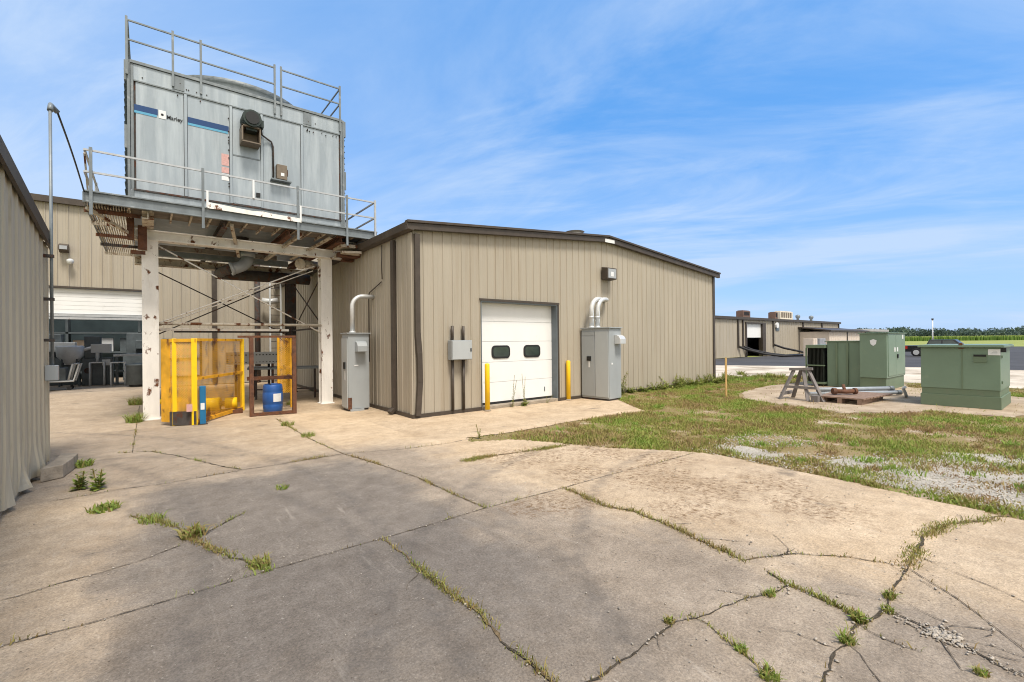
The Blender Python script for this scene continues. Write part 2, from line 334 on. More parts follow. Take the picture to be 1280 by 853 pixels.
for k, g in enumerate(([(6.62, .1), (6.75, 1.3), (7.0, 2.4), (7.7, 2.3), (8.8, 1.7), (9.9, .7), (10.2, -1.5), (7.4, -3.5), (6.6, -2)], [(6.75, 2.9), (6.9, 3.75), (7.35, 3.9), (7.5, 3.3), (7.2, 2.7)])):
    sheet('gravel', ragged(g, .3, .05, k+11), -.002, GRAVEL)

# concrete yard: a fine sheet cut to its outline, tone, grit and tyre masks carried by attributes
YARD = [(-7, -9), (6.35, -9), (6.37, .5), (6.44, 1.2), (6.52, 2.0), (6.55, 2.85), (6.56, 3.66), (6.25, 4.15), (5.75, 4.75), (5.32, 5.7), (4.95, 6.3), (4.32, 6.62), (4.42, 6.86), (5.3, 6.78), (7.06, 6.82), (9.3, 6.62), (9.9, 7.5), (10.45, 8.3), (11.0, 8.9), (11.1, 9.46), (4.6, 9.46), (4.6, 23.0), (4.6, 34), (-9, 34), (-9, 9)]
def inside(x, y, poly):
    c = np.zeros(x.shape, bool); j = len(poly)-1
    for i in range(len(poly)):
        (xi, yi), (xj, yj) = poly[i], poly[j]
        with np.errstate(divide='ignore', invalid='ignore'):
            c ^= ((yi > y) != (yj > y)) & (x < (xj-xi)*(y-yi)/(yj-yi)+xi)
        j = i
    return c
st = .06
gx, gy = np.arange(-7, 11.2, st), np.concatenate([np.arange(-4, 14, st), np.arange(14, 34, .25)])
X, Y = np.meshgrid(gx, gy, indexing='ij')
wob = np.array([noise.noise(Vector((x*2.1, y*2.1, 4))) for x, y in zip(X[::3, ::3].ravel(), Y[::3, ::3].ravel())]).reshape(X[::3, ::3].shape)
wob = np.kron(wob, np.ones((3, 3)))[:X.shape[0], :X.shape[1]]
ok = inside(X+wob*.06, Y+wob*.05, YARD)
def ss(x, a, b): t = np.clip((x-a)/(b-a), 0, 1); return t*t*(3-2*t)
def segd(px, py, a, b):
    ax, ay = a; bx, by = b; t = np.clip(((px-ax)*(bx-ax)+(py-ay)*(by-ay))/((bx-ax)**2+(by-ay)**2), 0, 1); return np.hypot(px-ax-t*(bx-ax), py-ay-t*(by-ay))
# grey tone: the lane from the rear door past the camera; darker patch in front of the left building
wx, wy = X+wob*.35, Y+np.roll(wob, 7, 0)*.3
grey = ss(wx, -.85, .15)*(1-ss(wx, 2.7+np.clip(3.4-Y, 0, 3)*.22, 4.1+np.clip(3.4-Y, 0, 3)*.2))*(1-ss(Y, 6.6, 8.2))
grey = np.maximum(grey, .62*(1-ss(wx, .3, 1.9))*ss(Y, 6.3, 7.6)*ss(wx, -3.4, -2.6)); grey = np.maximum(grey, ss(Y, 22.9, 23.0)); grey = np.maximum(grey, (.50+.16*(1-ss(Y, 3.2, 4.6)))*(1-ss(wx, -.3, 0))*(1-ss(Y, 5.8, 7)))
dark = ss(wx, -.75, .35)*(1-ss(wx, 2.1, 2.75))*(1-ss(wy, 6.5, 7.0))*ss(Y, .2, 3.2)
dirtc = [(4.38, 5.2, .7), (5.3, 4.7, .6), (4.4, 4.15, .5), (5.7, 3.9, .55), (3.36, 3.5, .45), (2.95, 3.6, .3), (5.0, 2.8, .6), (5.7, 2.4, .5), (4.3, 2.5, .45), (5.2, 1.8, .5), (4.9, 3.4, .7)]
dirt = np.zeros_like(X)
for a, b_, r in dirtc: dirt = np.maximum(dirt, np.exp(-((X-a)**2+(Y-b_)**2)/(r*r)))
tyre = np.zeros_like(X)
for cx_, cy_, rad_ in ((-2.6, 4.2, 4.0), (-2.6, 4.2, 5.35), (6.5, -1.0, 5.2), (6.5, -1.0, 6.6), (-9, 5, 9.35), (-9, 5, 10.7)):
    tyre = np.maximum(tyre, np.exp(-((np.hypot(X-cx_, Y-cy_)-rad_)/.085)**4))
slab = np.random.RandomState(4).uniform(0, 1, (9, 9))[np.digitize(X, [-.22, 2.45, 3.68]), np.digitize(Y, [.86, 1.56, 3.83, 5.45, 7.1, 12])]
idx = -np.ones(X.shape, int); cell = ok[:-1, :-1] & ok[1:, :-1] & ok[:-1, 1:] & ok[1:, 1:]
use = np.zeros(X.shape, bool)
for a, b_ in ((slice(None, -1), slice(None, -1)), (slice(1, None), slice(None, -1)), (slice(None, -1), slice(1, None)), (slice(1, None), slice(1, None))): use[a, b_] |= cell
idx[use] = np.arange(use.sum())
hz = .004+wob*.004
quad = np.stack([idx[:-1, :-1][cell], idx[1:, :-1][cell], idx[1:, 1:][cell], idx[:-1, 1:][cell]], 1)
CONC = bpy.data.materials.new('yard_concrete'); CONC.use_nodes = True
def conc_nodes():
    N, L = CONC.node_tree.nodes, CONC.node_tree.links; b = N['Principled BSDF']; b.inputs['Specular IOR Level'].default_value = .2
    g = N.new('ShaderNodeNewGeometry')
    def nz(s, d=8, r=.6, st_=(1, 1, 1)):
        mp = N.new('ShaderNodeMapping'); mp.inputs['Scale'].default_value = st_; L.new(g.outputs['Position'], mp.inputs[0])
        n = N.new('ShaderNodeTexNoise'); n.inputs['Scale'].default_value = s; n.inputs['Detail'].default_value = d; n.inputs['Roughness'].default_value = r; L.new(mp.outputs[0], n.inputs[0]); return n.outputs['Fac']
    def rng(x, a, b_, c=0., d=1.):
        r = N.new('ShaderNodeMapRange'); r.inputs['From Min'].default_value = a; r.inputs['From Max'].default_value = b_; r.inputs['To Min'].default_value = c; r.inputs['To Max'].default_value = d; L.new(x, r.inputs[0]); return r.outputs[0]
    def mth(op, a, b_=None):
        n = N.new('ShaderNodeMath'); n.operation = op
        for i, x in enumerate((a, b_)):
            if x is None: continue
            if isinstance(x, (int, float)): n.inputs[i].default_value = x
            else: L.new(x, n.inputs[i])
        return n.outputs[0]
    def mix(f, a, b_, bt='MIX'):
        x = N.new('ShaderNodeMix'); x.data_type = 'RGBA'; x.blend_type = bt
        if isinstance(f, (int, float)): x.inputs[0].default_value = f
        else: L.new(f, x.inputs[0])
        for i, c in ((6, a), (7, b_)):
            if isinstance(c, tuple): x.inputs[i].default_value = (*c[:3], 1)
            else: L.new(c, x.inputs[i])
        return x.outputs[2]
    def att(n): a = N.new('ShaderNodeAttribute'); a.attribute_name = n; return a.outputs['Fac']
    tan = mix(rng(nz(.9), .3, .7), (.42, .318, .212), (.56, .445, .318))
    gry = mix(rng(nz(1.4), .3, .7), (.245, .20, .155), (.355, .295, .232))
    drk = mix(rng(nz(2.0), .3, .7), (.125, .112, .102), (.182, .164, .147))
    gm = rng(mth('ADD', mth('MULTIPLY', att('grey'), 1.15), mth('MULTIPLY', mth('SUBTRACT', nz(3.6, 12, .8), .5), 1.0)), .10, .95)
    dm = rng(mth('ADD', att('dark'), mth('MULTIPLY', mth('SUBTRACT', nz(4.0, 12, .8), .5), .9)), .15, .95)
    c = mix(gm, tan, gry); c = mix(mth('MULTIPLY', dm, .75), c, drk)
    # brown washed-in grit: specks inside the dirt patches, and sparse everywhere
    sp = rng(nz(13, 12, .82, (1, 1.0, 1)), .47, .60); dmask = rng(mth('ADD', att('dirt'), mth('MULTIPLY', mth('SUBTRACT', nz(3.2, 6, .7), .5), 2.2)), .30, .75)
    c = mix(mth('MULTIPLY', mth('MULTIPLY', sp, dmask), .95), c, (.16, .092, .042))
    c = mix(mth('MULTIPLY', rng(nz(12, 4, .7), .68, .72), .5), c, (.12, .085, .055))
    # pale scuffs and aggregate
    c = mix(mth('MULTIPLY', rng(nz(48, 3, .6), .63, .70), .35), c, (.55, .50, .44))
    c = mix(1., c, mix(rng(nz(60, 4, .8), .32, .68), (.62, .62, .62), (1.32, 1.31, 1.3)), 'MULTIPLY')
    c = mix(1., c, mix(rng(nz(4.5, 9, .75), .32, .68), (.80, .79, .78), (1.16, 1.17, 1.18)), 'MULTIPLY')
    c = mix(mth('MULTIPLY', rng(nz(9, 6, .7, (1, .12, 1)), .60, .70), .28), c, (.48, .43, .37))
    c = mix(mth('MULTIPLY', rng(nz(5, 8, .7, (.12, 1, 1)), .60, .72), .30), c, (.10, .085, .072))
    c = mix(mth('MULTIPLY', mth('MULTIPLY', att('tyre'), rng(nz(5, 8, .7), .35, .62)), .42), c, (.085, .078, .074))
    c = mix(mth('MULTIPLY', rng(nz(30, 2, .5), .70, .73), .8), c, (.08, .06, .045))
    c = mix(1., c, mix(att('slab'), (.88, .88, .885), (1.1, 1.09, 1.07)), 'MULTIPLY')
    oil = rng(mth('ADD', nz(1.1, 3, .5), mth('MULTIPLY', nz(9, 6, .7), .25)), .80, .88); c = mix(mth('MULTIPLY', oil, .55), c, (.06, .052, .048))
    c = mix(mth('MULTIPLY', rng(nz(.7, 10, .7, (1, .35, 1)), .52, .70), .35), c, mix(.5, c, (.10, .08, .065)))
    L.new(c, b.inputs['Base Color']); L.new(rng(nz(6), .3, .7, .78, .95), b.inputs['Roughness'])
    bp = N.new('ShaderNodeBump'); bp.inputs['Strength'].default_value = .55; bp.inputs['Distance'].default_value = .012; L.new(mth('ADD', nz(70, 4, .75), mth('MULTIPLY', nz(7, 6, .6), 1.2)), bp.inputs['Height']); L.new(bp.outputs[0], b.inputs['Normal'])
conc_nodes()
yard = npmesh('pavement', np.stack([X[use], Y[use], hz[use]], 1), quad, CONC); yard['kind'] = 'structure'
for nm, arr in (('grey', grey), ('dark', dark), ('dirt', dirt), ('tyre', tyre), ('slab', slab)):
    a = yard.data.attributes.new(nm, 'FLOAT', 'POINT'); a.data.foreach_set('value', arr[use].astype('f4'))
yard.data.polygons.foreach_set('use_smooth', np.ones(len(quad), bool))

CR = {
'A': ([(-3, 3.86), (-0.67, 3.84), (-0.29, 3.81), (0.16, 3.82), (0.63, 3.84), (1.24, 3.84), (1.74, 3.83), (2.68, 3.86), (3.68, 3.81), (4.52, 3.81), (5.46, 3.75), (6.39, 3.73)], .012, .0, .3),
'C': ([(-0.79, 4.54), (-0.71, 4.53), (-0.5, 4.59), (-0.27, 4.6), (-0.02, 4.68), (0.2, 4.79)], .010, .02, .2),
'D': ([(-0.16, 5.94), (0, 5.68), (0.18, 5.33), (0.26, 4.96), (0.42, 4.47), (0.57, 4.12), (0.7, 3.84)], .03, .03, 3.2),
'E': ([(0.26, 4.96), (0.39, 4.95), (0.54, 5.12), (0.74, 5.3)], .018, .03, 1.0),
'F': ([(-0.88, 7.07), (-0.7, 7.06), (-0.29, 7.12), (0.17, 7.04), (.97, 7.12)], .012, .01, .5),
'G': ([(-0.38, 9.52), (0, 9.33), (0.3, 8.74), (0.6, 7.99), (0.83, 7.41), (0.97, 7.14), (1.34, 7.09), (1.75, 7.13), (2.32, 7.14)], .016, .02, 1.3),
'H': ([(2.24, 11.48), (2.23, 10.08), (2.23, 8.58), (2.32, 7.14), (2.49, 6.27), (2.63, 5.31), (2.65, 4.39), (2.68, 3.86)], .02, .008, 1.5),
'I': ([(-0.22, 16.6), (-0.22, 9.38)], .016, .004, .4),
'K': ([(2.32, 7.14), (3.17, 6.83), (3.91, 6.72), (4.4, 6.79)], .012, .01, .6),
'L': ([(3.52, 5.56), (4.04, 5.54), (4.86, 5.38), (5.43, 5.33)], .05, .02, 6),
'M': ([(3.74, 3.8), (3.71, 3.51), (3.66, 3.15), (3.75, 2.8), (3.73, 2.48), (3.65, 2.15), (3.6, 1.83), (3.55, 1.68)], .03, .03, 3.0),
'N': ([(3.55, 1.68), (3.72, 1.62), (4.0, 1.46), (4.25, 1.18), (4.32, 1.02), (4.39, 0.87)], .013, .03, 1.6),
'O': ([(4.39, 0.87), (4.78, 0.9), (5.11, 0.92), (5.4, 0.89), (5.69, 0.84), (5.97, 0.67), (6.4, 0.53)], .05, .04, 3.0),
'P': ([(4.39, 0.87), (4.22, 0.87), (3.99, 0.86), (3.78, 0.85), (3.61, 0.82), (3.46, 0.84), (3.3, 0.88), (3.01, 0.87), (2.79, 0.88), (2.6, 0.85), (2.4, 0.84), (1.5, .86), (.2, .8)], .022, .03, .6),
'Q': ([(3.52, 1.5), (3.44, 1.31), (3.43, 1.14), (3.39, 0.99), (3.33, 0.89)], .02, .012, 3),
'R': ([(3.43, 1.31), (3.29, 1.34), (3.09, 1.41), (2.81, 1.48), (2.59, 1.51), (2.48, 1.58), (2.28, 1.58), (2.09, 1.55), (1.93, 1.56), (1.72, 1.57), (1.5, 1.57), (.4, 1.55)], .014, .025, .7),
'S': ([(2.6, 1.56), (2.6, 1.44), (2.54, 1.32), (2.51, 1.21), (2.44, 1.04), (2.38, 0.92)], .009, .012, 1.5),
'T': ([(3.57, 0.81), (3.56, 0.66), (3.52, 0.56), (3.47, 0.4), (3.43, 0.29), (3.41, 0.18), (3.3, -.6)], .03, .03, .2),
'T2': ([(3.29, 0.88), (3.25, 0.81), (3.24, 0.71), (3.25, 0.59)], .010, .014, .6),
'T3': ([(3.52, 0.57), (3.38, 0.51), (3.24, 0.44)], .012, .02, 0),
'U': ([(4.36, 0.86), (4.11, 0.58), (3.93, 0.43), (3.81, 0.34), (3.62, 0.19), (3.2, -.3)], .010, .006, .3),
'V': ([(4.68, 0.88), (4.53, 0.62), (4.48, 0.46), (4.39, 0.32), (4.26, 0.13), (4, -.4)], .006, .006, 0),
'W': ([(3.59, 0.58), (3.69, 0.53), (3.75, 0.45), (3.81, 0.37)], .010, .02, 0),
'X': ([(1.57, 3.8), (1.59, 3.51), (1.58, 3.21), (1.57, 2.89), (1.59, 2.64), (1.61, 2.39), (1.59, 2.23), (1.54, 2.09), (1.56, 1.9), (1.56, 1.69), (1.54, 1.53), (1.56, .4)], .026, .02, 2.2),
'Z': ([(3.03, 0.88), (2.98, 0.79), (2.88, 0.72), (2.74, 0.62)], .009, .014, 0)}
for key in ('R', 'P', 'T', 'M', 'N', 'X', 'O', 'U', 'A', 'H'):          # hairline offshoots
    pts = CR[key][0]
    for j in range(3 if key in 'RPTUN' else 2):
        i = random.randrange(len(pts)-1); a = Vector((*pts[i], 0)).lerp(Vector((*pts[i+1], 0)), random.random()); d = (Vector((*pts[i+1], 0))-Vector((*pts[i], 0))).normalized()
        th = random.choice((-1, 1))*random.uniform(.5, 1.2); d = Matrix.Rotation(th, 3, 'Z') @ d; L_ = random.uniform(.12, .45); q = [a]
        for k in range(3): d = Matrix.Rotation(random.gauss(0, .3), 3, 'Z') @ d; q.append(q[-1]+d*L_/3)
        CR[key+'branch%d' % j] = ([(v_.x, v_.y) for v_ in q], .006, .02, 0)
def crackline(pts, jit, step=.035):
    out = []
    for a, b in zip(pts[:-1], pts[1:]):
        a, b = Vector((*a, 0)), Vector((*b, 0)); n = max(1, int((b-a).length/step)); d = (b-a).normalized() if (b-a).length else Vector((1, 0, 0)); nn = Vector((-d.y, d.x, 0))
        for k in range(n):
            p = a.lerp(b, k/n); q = noise.noise(p*6)*jit*.8+noise.noise(p*23)*jit*.35; out.append(p+nn*q)
    out.append(Vector((*pts[-1], 0))); return out
cv, cf, cm_ = [], [], []
WV, WT, ST = [], [], []          # roots of crack weeds; stones
for key, (pts, w, jit, gr) in CR.items():
    ln = crackline(pts, jit); n = len(ln); base = len(cv)
    for i, p in enumerate(ln):
        d = (ln[min(i+1, n-1)]-ln[max(i-1, 0)]).normalized(); nn = Vector((-d.y, d.x, 0)); ww = (min(w, .034)*.62 if gr >= 1.5 else min(w, .02)*.66)*(.3+1.5*abs(noise.noise(p*31))*abs(noise.noise(p*5+Vector((2, 0, 0))))*2.2+1.0*abs(noise.noise(p*9+Vector((0, 0, 3)))))*(.35 if i in (0, n-1) else 1)
        e1, e2 = ww*(.5+.5*random.random()), ww*(.5+.5*random.random())
        zz = .0105
        cv += [tuple(p-nn*e1)[:2]+(zz,), tuple(p+nn*e2)[:2]+(zz,)]
        if i < n-1: cf.append((base+2*i, base+2*i+2, base+2*i+3, base+2*i+1)); cm_.append(2 if gr >= 1.5 and noise.noise(p*3)>-.25 else (0 if w > .0125 else 1))
        cl_ = noise.noise(p*2.3+Vector((0, 0, 8)))+(.42 if gr >= 2 else .12)      # clumped growth
        if gr and cl_ > -.08:
            for _ in range(np.random.RandomState(i*31+len(cv)).poisson(gr*max(.15, cl_*2.2)*(7 if gr >= 1.2 else 5))):
                WV.append((p.x+random.gauss(0, w*.75), p.y+random.gauss(0, w*.75), .006)); WT.append(min(1, max(0, .34+.55*noise.noise(p*1.1+Vector((5, 0, 0)))+random.gauss(0, .18))))
        if random.random() < .35: ST.append((p.x+random.gauss(0, w), p.y+random.gauss(0, w), random.uniform(.004, .011)))
cracks = npmesh('pavement_cracks', cv, np.array(cf), CRACKM); cracks.data.materials.append(CRACKL); cracks.data.materials.append(CRACKS); cracks.data.polygons.foreach_set('material_index', cm_); cracks['kind'] = 'structure'
# crushed stone in the broken corner of the slabs
for _ in range(110):
    t = random.random(); p = (3.57-.16*t+random.gauss(0, .025), .82-.62*t+random.gauss(0, .03)); ST.append((*p, random.uniform(.003, .009)))
for _ in range(130): ST.append((3.52+random.gauss(0, .05), .56+random.gauss(0, .05), random.uniform(.005, .013)))
for _ in range(420): ST.append((random.uniform(2.2, 6.3), random.uniform(.6, 6), random.uniform(.003, .008)))
for _ in range(160): ST.append((random.uniform(-.9, 3), random.uniform(1.2, 8), random.uniform(.003, .007)))
ICO = bmesh.new(); bmesh.ops.create_icosphere(ICO, subdivisions=1, radius=1); icv = np.array([v.co[:] for v in ICO.verts]); icf = np.array([[v.index for v in f.verts] for f in ICO.faces]); ICO.free()
def stones(name, lst, m, zoff=.004):
    n = len(lst); A = np.array(lst); v = icv[None]*(A[:, 2][:, None, None])*RNG.uniform(.6, 1.3, (n, 1, 3))*[1, 1, .6]+RNG.normal(0, .12, (n, len(icv), 3))*A[:, 2][:, None, None]
    v[:, :, 0] += A[:, 0][:, None]; v[:, :, 1] += A[:, 1][:, None]; v[:, :, 2] += zoff+A[:, 2][:, None]*.35
    f = (icf[None]+np.arange(n)[:, None, None]*len(icv)).reshape(-1, 3); o = npmesh(name, v.reshape(-1, 3), f, m); return o
STONE = mat('crushed_stone', (.36, .32, .27), .95, 0, .45, 18)
tag(stones('loose_stones', ST, STONE, .008), 'loose crushed stone and grit along the cracks of the yard', 'gravel', kind='stuff')
GS = []
while len(GS) < 3000:
    x, y = random.uniform(6.55, 9.2), random.uniform(-1.5, 4.0)
    if noise.noise(Vector((x*.9, y*.9, 2)))+.15-(abs(x-7.4)-.9)*.35-.12 > 0: GS.append((x, y, random.uniform(.006, .016)))
GSTONE = mat('white_gravel_stones', (.48, .445, .39), .95, 0, .4, 20)
tag(stones('gravel_stones', GS, GSTONE, -.002), 'pale grey gravel scattered over the bare lawn beside the concrete', 'gravel', kind='stuff')
# crack weeds
WV = np.array(WV); nW = len(WV)
hh = RNG.gamma(3, .0085, nW)+.008
v, f, t = blades(WV, hh, RNG.uniform(.004, .009, nW), RNG.uniform(.2, 1.1, nW), np.array(WT))
tag(npmesh('crack_weeds', v, f, WEED, t), 'low grass and moss growing along the pavement cracks', 'weeds', kind='stuff')

# lawn
LAWN = [(4.25, 6.64), (4.95, 6.27), (5.3, 5.65), (5.74, 4.72), (6.25, 4.1), (6.58, 3.62), (6.56, 2.8), (6.5, 1.9), (6.42, 1.1), (6.36, .3), (6.34, -4), (22, -4), (22.2, 4), (23.4, 8.1), (21, 10.2), (18.9, 10.4), (18, 9.42), (11.1, 9.42), (10.9, 8.9), (10.4, 8.3), (9.85, 7.55), (9.28, 6.68), (7.06, 6.86), (5.3, 6.83), (4.45, 6.9)]
PAD = [(13.5, 6.45), (12.95, 5.6), (12.6, 4.4), (12.45, 3.5), (13.2, 2.8), (14.1, 2.4), (14.2, .9), (19, .9), (20.4, 4.0), (21.8, 4.3), (21.4, 6.6), (20.15, 7.05), (17.4, 7.4), (14.5, 6.95)]
sheet('concrete_pad', ragged(PAD, .22, .07, 21), .002, PADM)
def lawn_density(x, y):
    gvl = math.exp(-(((x-7.5)/.9)**2+((y-1.2)/1.7)**2))+.6*math.exp(-(((x-7.1)/.3)**2+((y-3.4)/.5)**2))+.6*math.exp(-(((x-11.3)/.9)**2+((y-1.2)/.7)**2))
    return .50+.8*noise.noise(Vector((x*.55, y*.8, 1)))+.8*noise.noise(Vector((x*1.9, y*1.9, 5)))+.35*noise.noise(Vector((x*5, y*5, 7)))-.55*gvl
bx, by = RNG.uniform(4.2, 23.4, 1200000), RNG.uniform(-4, 10.4, 1200000)
dist = np.hypot(bx, by); keep = inside(bx, by, LAWN) & ~(inside(bx, by, PAD) & (RNG.random(len(bx)) > .012)) & (RNG.random(len(bx)) < np.clip(1.25-dist/26, .22, 1)) & (bx*.64+by*.77 > 2.0)
bx, by = bx[keep], by[keep]
den = np.array([.1+lawn_density(a, b_) for a, b_ in zip(bx, by)]); k2 = RNG.random(len(bx)) < np.clip(den, .05, 1)
bx, by, den = bx[k2], by[k2], den[k2]
tn = np.array([.41+.55*noise.noise(Vector((a*.6, b_*.95, 9)))+.32*noise.noise(Vector((a*2.1, b_*2.1, 3))) for a, b_ in zip(bx, by)])+RNG.normal(0, .15, len(bx))
edge = .55*np.exp(-np.abs(by-9.2)/.2)*(bx > 11)+.6*np.exp(-((bx-20.5)**2)/3-((by-9.6)**2)/.8)
hb = np.clip(RNG.gamma(4, .011, len(bx))*(.45+.75*np.clip(den, 0, 1.2))+edge*.10*RNG.random(len(bx)), .012, .3)
nc = 420; ccx, ccy = RNG.uniform(5, 20, nc*4), RNG.uniform(-3, 9.2, nc*4); kc = inside(ccx, ccy, LAWN) & ~inside(ccx, ccy, PAD); ccx, ccy = ccx[kc][:nc], ccy[kc][:nc]
q_ = np.repeat(np.arange(len(ccx)), 46); csz = RNG.uniform(.05, .22, len(ccx)); chh = RNG.uniform(.05, .15, len(ccx)); ctt = RNG.choice([.2, .45, .75, .9, .95], len(ccx))
bx = np.concatenate([bx, ccx[q_]+RNG.normal(0, 1, len(q_))*csz[q_]*.5]); by = np.concatenate([by, ccy[q_]+RNG.normal(0, 1, len(q_))*csz[q_]*.5])
hb = np.concatenate([hb, chh[q_]*RNG.uniform(.4, 1, len(q_))]); tn = np.concatenate([tn, ctt[q_]+RNG.normal(0, .1, len(q_))]); edge = np.concatenate([edge, np.zeros(len(q_))])
v, f, t = blades(np.stack([bx, by, np.full(len(bx), -.008)], 1), hb, RNG.uniform(.008, .018, len(bx)), RNG.uniform(.2, 1.2, len(bx)), np.clip(tn+edge*.4, 0, 1))
tag(npmesh('lawn', v, f, GRASS, t), 'patchy green and brown grass beside the concrete yard', 'grass', kind='stuff')

# ------------------------------------------------------------------ main building
X0, X1, Y0, YB = 4.63, 17.68, 9.44, 22.98
mainb = thing('metal_building', (X0, Y0, 0), 'tan ribbed metal building with white overhead door facing the yard', 'building')
XR = (X0+X1)/2; ZE, ZR = 4.20, 4.76
topf = lambda u: ZE+(ZR-ZE)*(1-abs(u-(XR-X0))/(XR-X0))
DX0, DX1, DZ = 6.45, 9.06, 2.72
mb = MB(); cladding(mb, (X0, Y0, 0), (1, 0, 0), (0, -1, 0), X1-X0, topf, [(DX0-X0, DX1-X0, .03, DZ)], extra=[XR-X0]); mb.build('front_wall', CLAD, mainb, fix=False)
mb = MB(); cladding(mb, (X0, YB, 0), (0, -1, 0), (-1, 0, 0), YB-Y0, lambda u: ZE); mb.build('side_wall', CLAD, mainb, fix=False)
mb = MB(); cladding(mb, (X1, Y0, 0), (0, 1, 0), (1, 0, 0), YB-Y0, lambda u: ZE); mb.build('side_wall', CLAD, mainb, fix=False)
mb = MB()
for sx, xe in ((-1, X0-.16), (1, X1+.16)):
    ze = ZE-.02
    mb.add([(xe, Y0-.12, ze+.07), (XR, Y0-.12, ZR+.12), (XR, YB, ZR+.12), (xe, YB, ze+.07), (xe, Y0-.12, ze+.13), (XR, Y0-.12, ZR+.19), (XR, YB, ZR+.19), (xe, YB, ze+.13)], [(0, 1, 2, 3), (7, 6, 5, 4), (0, 4, 5, 1), (1, 5, 6, 2), (2, 6, 7, 3), (3, 7, 4, 0)])
mb.build('roof', BROWN, mainb)
mb = MB()
for a, b in (((X0-.2, ZE-.005), (XR, ZR-.005)), ((XR, ZR-.005), (X1+.24, ZE-.03))):
    mb.prism([(a[0], a[1]-.02), (b[0], b[1]-.02), (b[0], b[1]+.125), (a[0], a[1]+.125)], (0, Y0-.06, 0), (1, 0, 0), (0, 0, 1), (0, -.1, 0))
    mb.prism([(a[0], a[1]+.128), (b[0], b[1]+.128), (b[0], b[1]+.185), (a[0], a[1]+.185)], (0, Y0-.05, 0), (1, 0, 0), (0, 0, 1), (0, -.15, 0))
mb.build('rake_trim', BROWN, mainb, bevel=.006)
mb = MB(); mb.prism([(0, 0), (-.15, .02), (-.18, .17), (-.16, .17), (-.14, .04), (0, .02)], (X0-.035, Y0-.17, ZE-.03), (1, 0, 0), (0, 0, 1), (0, YB-Y0+.1, 0)); mb.build('gutter', BROWN, mainb)
mb = MB(); mb.box((X0-.05, Y0-.045, .0), (DX0, Y0+.0, .09)).box((DX1, Y0-.045, 0), (X1+.03, Y0, .09)).box((X0-.05, Y0, 0), (X0+.0, YB, .09)); mb.build('base_trim', BROWN, mainb)
MB().box((X1-.09, Y0-.046, .09), (X1+.045, Y0-.0, ZE-.02)).build('corner_trim', BROWN, mainb)
MB().box((X0-.046, Y0-.02, .09), (X0-.012, Y0+.10, ZE-.05)).build('corner_trim', CLAD, mainb)
# downspouts (one kinked by a knock)
dsp = MB(); px_ = X0+.015
dsp.beam((px_+.06, Y0-.075, 4.12), (px_+.06, Y0-.075, 1.9), .12, .075, up=(0, 1, 0)).beam((px_+.06, Y0-.075, 1.92), (px_+.095, Y0-.08, 1.45), .125, .07, up=(0, 1, 0)).beam((px_+.095, Y0-.08, 1.47), (px_+.105, Y0-.08, .8), .12, .075, up=(0, 1, 0)).beam((px_+.105, Y0-.08, .82), (px_+.05, Y0-.08, .06), .12, .075, up=(0, 1, 0))
dsp.build('downspout', BROWN, mainb, bevel=.008)
dsp = MB(); dsp.beam((X0-.075, 10.32, 4.12), (X0-.075, 10.32, .12), .075, .15, up=(0, 1, 0)).beam((X0-.075, 10.32, .14), (X0-.20, 10.3, .05), .15, .08); dsp.build('downspout', BROWN, mainb, bevel=.008)
# overhead door
MB().box((DX0-.05, Y0-.05, DZ+.002), (DX1+.06, Y0-.031, DZ+.055)).box((DX1+.002, Y0-.05, .02), (DX1+.045, Y0-.031, DZ)).build('door_trim', BROWN, mainb)
jm = MB(); jm.box((DX1-.03, Y0-.028, .0), (DX1, Y0+.23, DZ)).box((DX0, Y0-.028, 0), (DX0+.02, Y0+.23, DZ)).box((DX0+.02, Y0-.028, DZ-.03), (DX1-.03, Y0+.23, DZ)); jm.build('door_jamb', JAMB, mainb)
sill = MB().box((DX0, Y0-.03, 0), (DX1, Y0+.3, .085)); sill.build('door_sill', BLOCKM, mainb, bevel=.01)
dm_ = MB(); zz = [.14, .65, 1.17, 1.70, 2.22, 2.70]
for a, b in zip(zz[:-1], zz[1:]): dm_.box((DX0+.02, Y0+.19, a+.006), (DX1-.03, Y0+.235, b-.006))
dm_.box((DX0+.02, Y0+.205, .14), (DX1-.03, Y0+.23, 2.7))
door = dm_.build('overhead_door', WHITE, mainb, bevel=.005)
MB().box((DX0+.02, Y0+.195, .087), (DX1-.03, Y0+.225, .139)).build('bottom_seal', RUBBER, door)
for cx in (7.21, 8.28):
    fr = MB().prism(rrect(cx, 1.43, .60, .34, .11), (0, Y0+.188, 0), (1, 0, 0), (0, 0, 1), (0, -.018, 0)); fo = fr.build('window', BLACK, door, bevel=.004)
    MB().prism(rrect(cx, 1.43, .50, .245, .075), (0, Y0+.1695, 0), (1, 0, 0), (0, 0, 1), (0, -.003, 0)).build('pane', GLASS, fo)
for x in (DX0+.10, 8.72): MB().box((x, Y0+.186, .3), (x+.03, Y0+.176, .42)).build('door_handle', JAMB, door)
MB().box((10.98, Y0-.166, ZR-.045), (11.42, Y0-.161, ZR+.06)).build('ridge_plate', LABEL, mainb)
MB().lathe((10.3, 9.9, ZR+.12), [(.22, 0), (.22, .12), (.3, .16), (.02, .22)], 16).build('roof_vent', ROOFM, mainb)

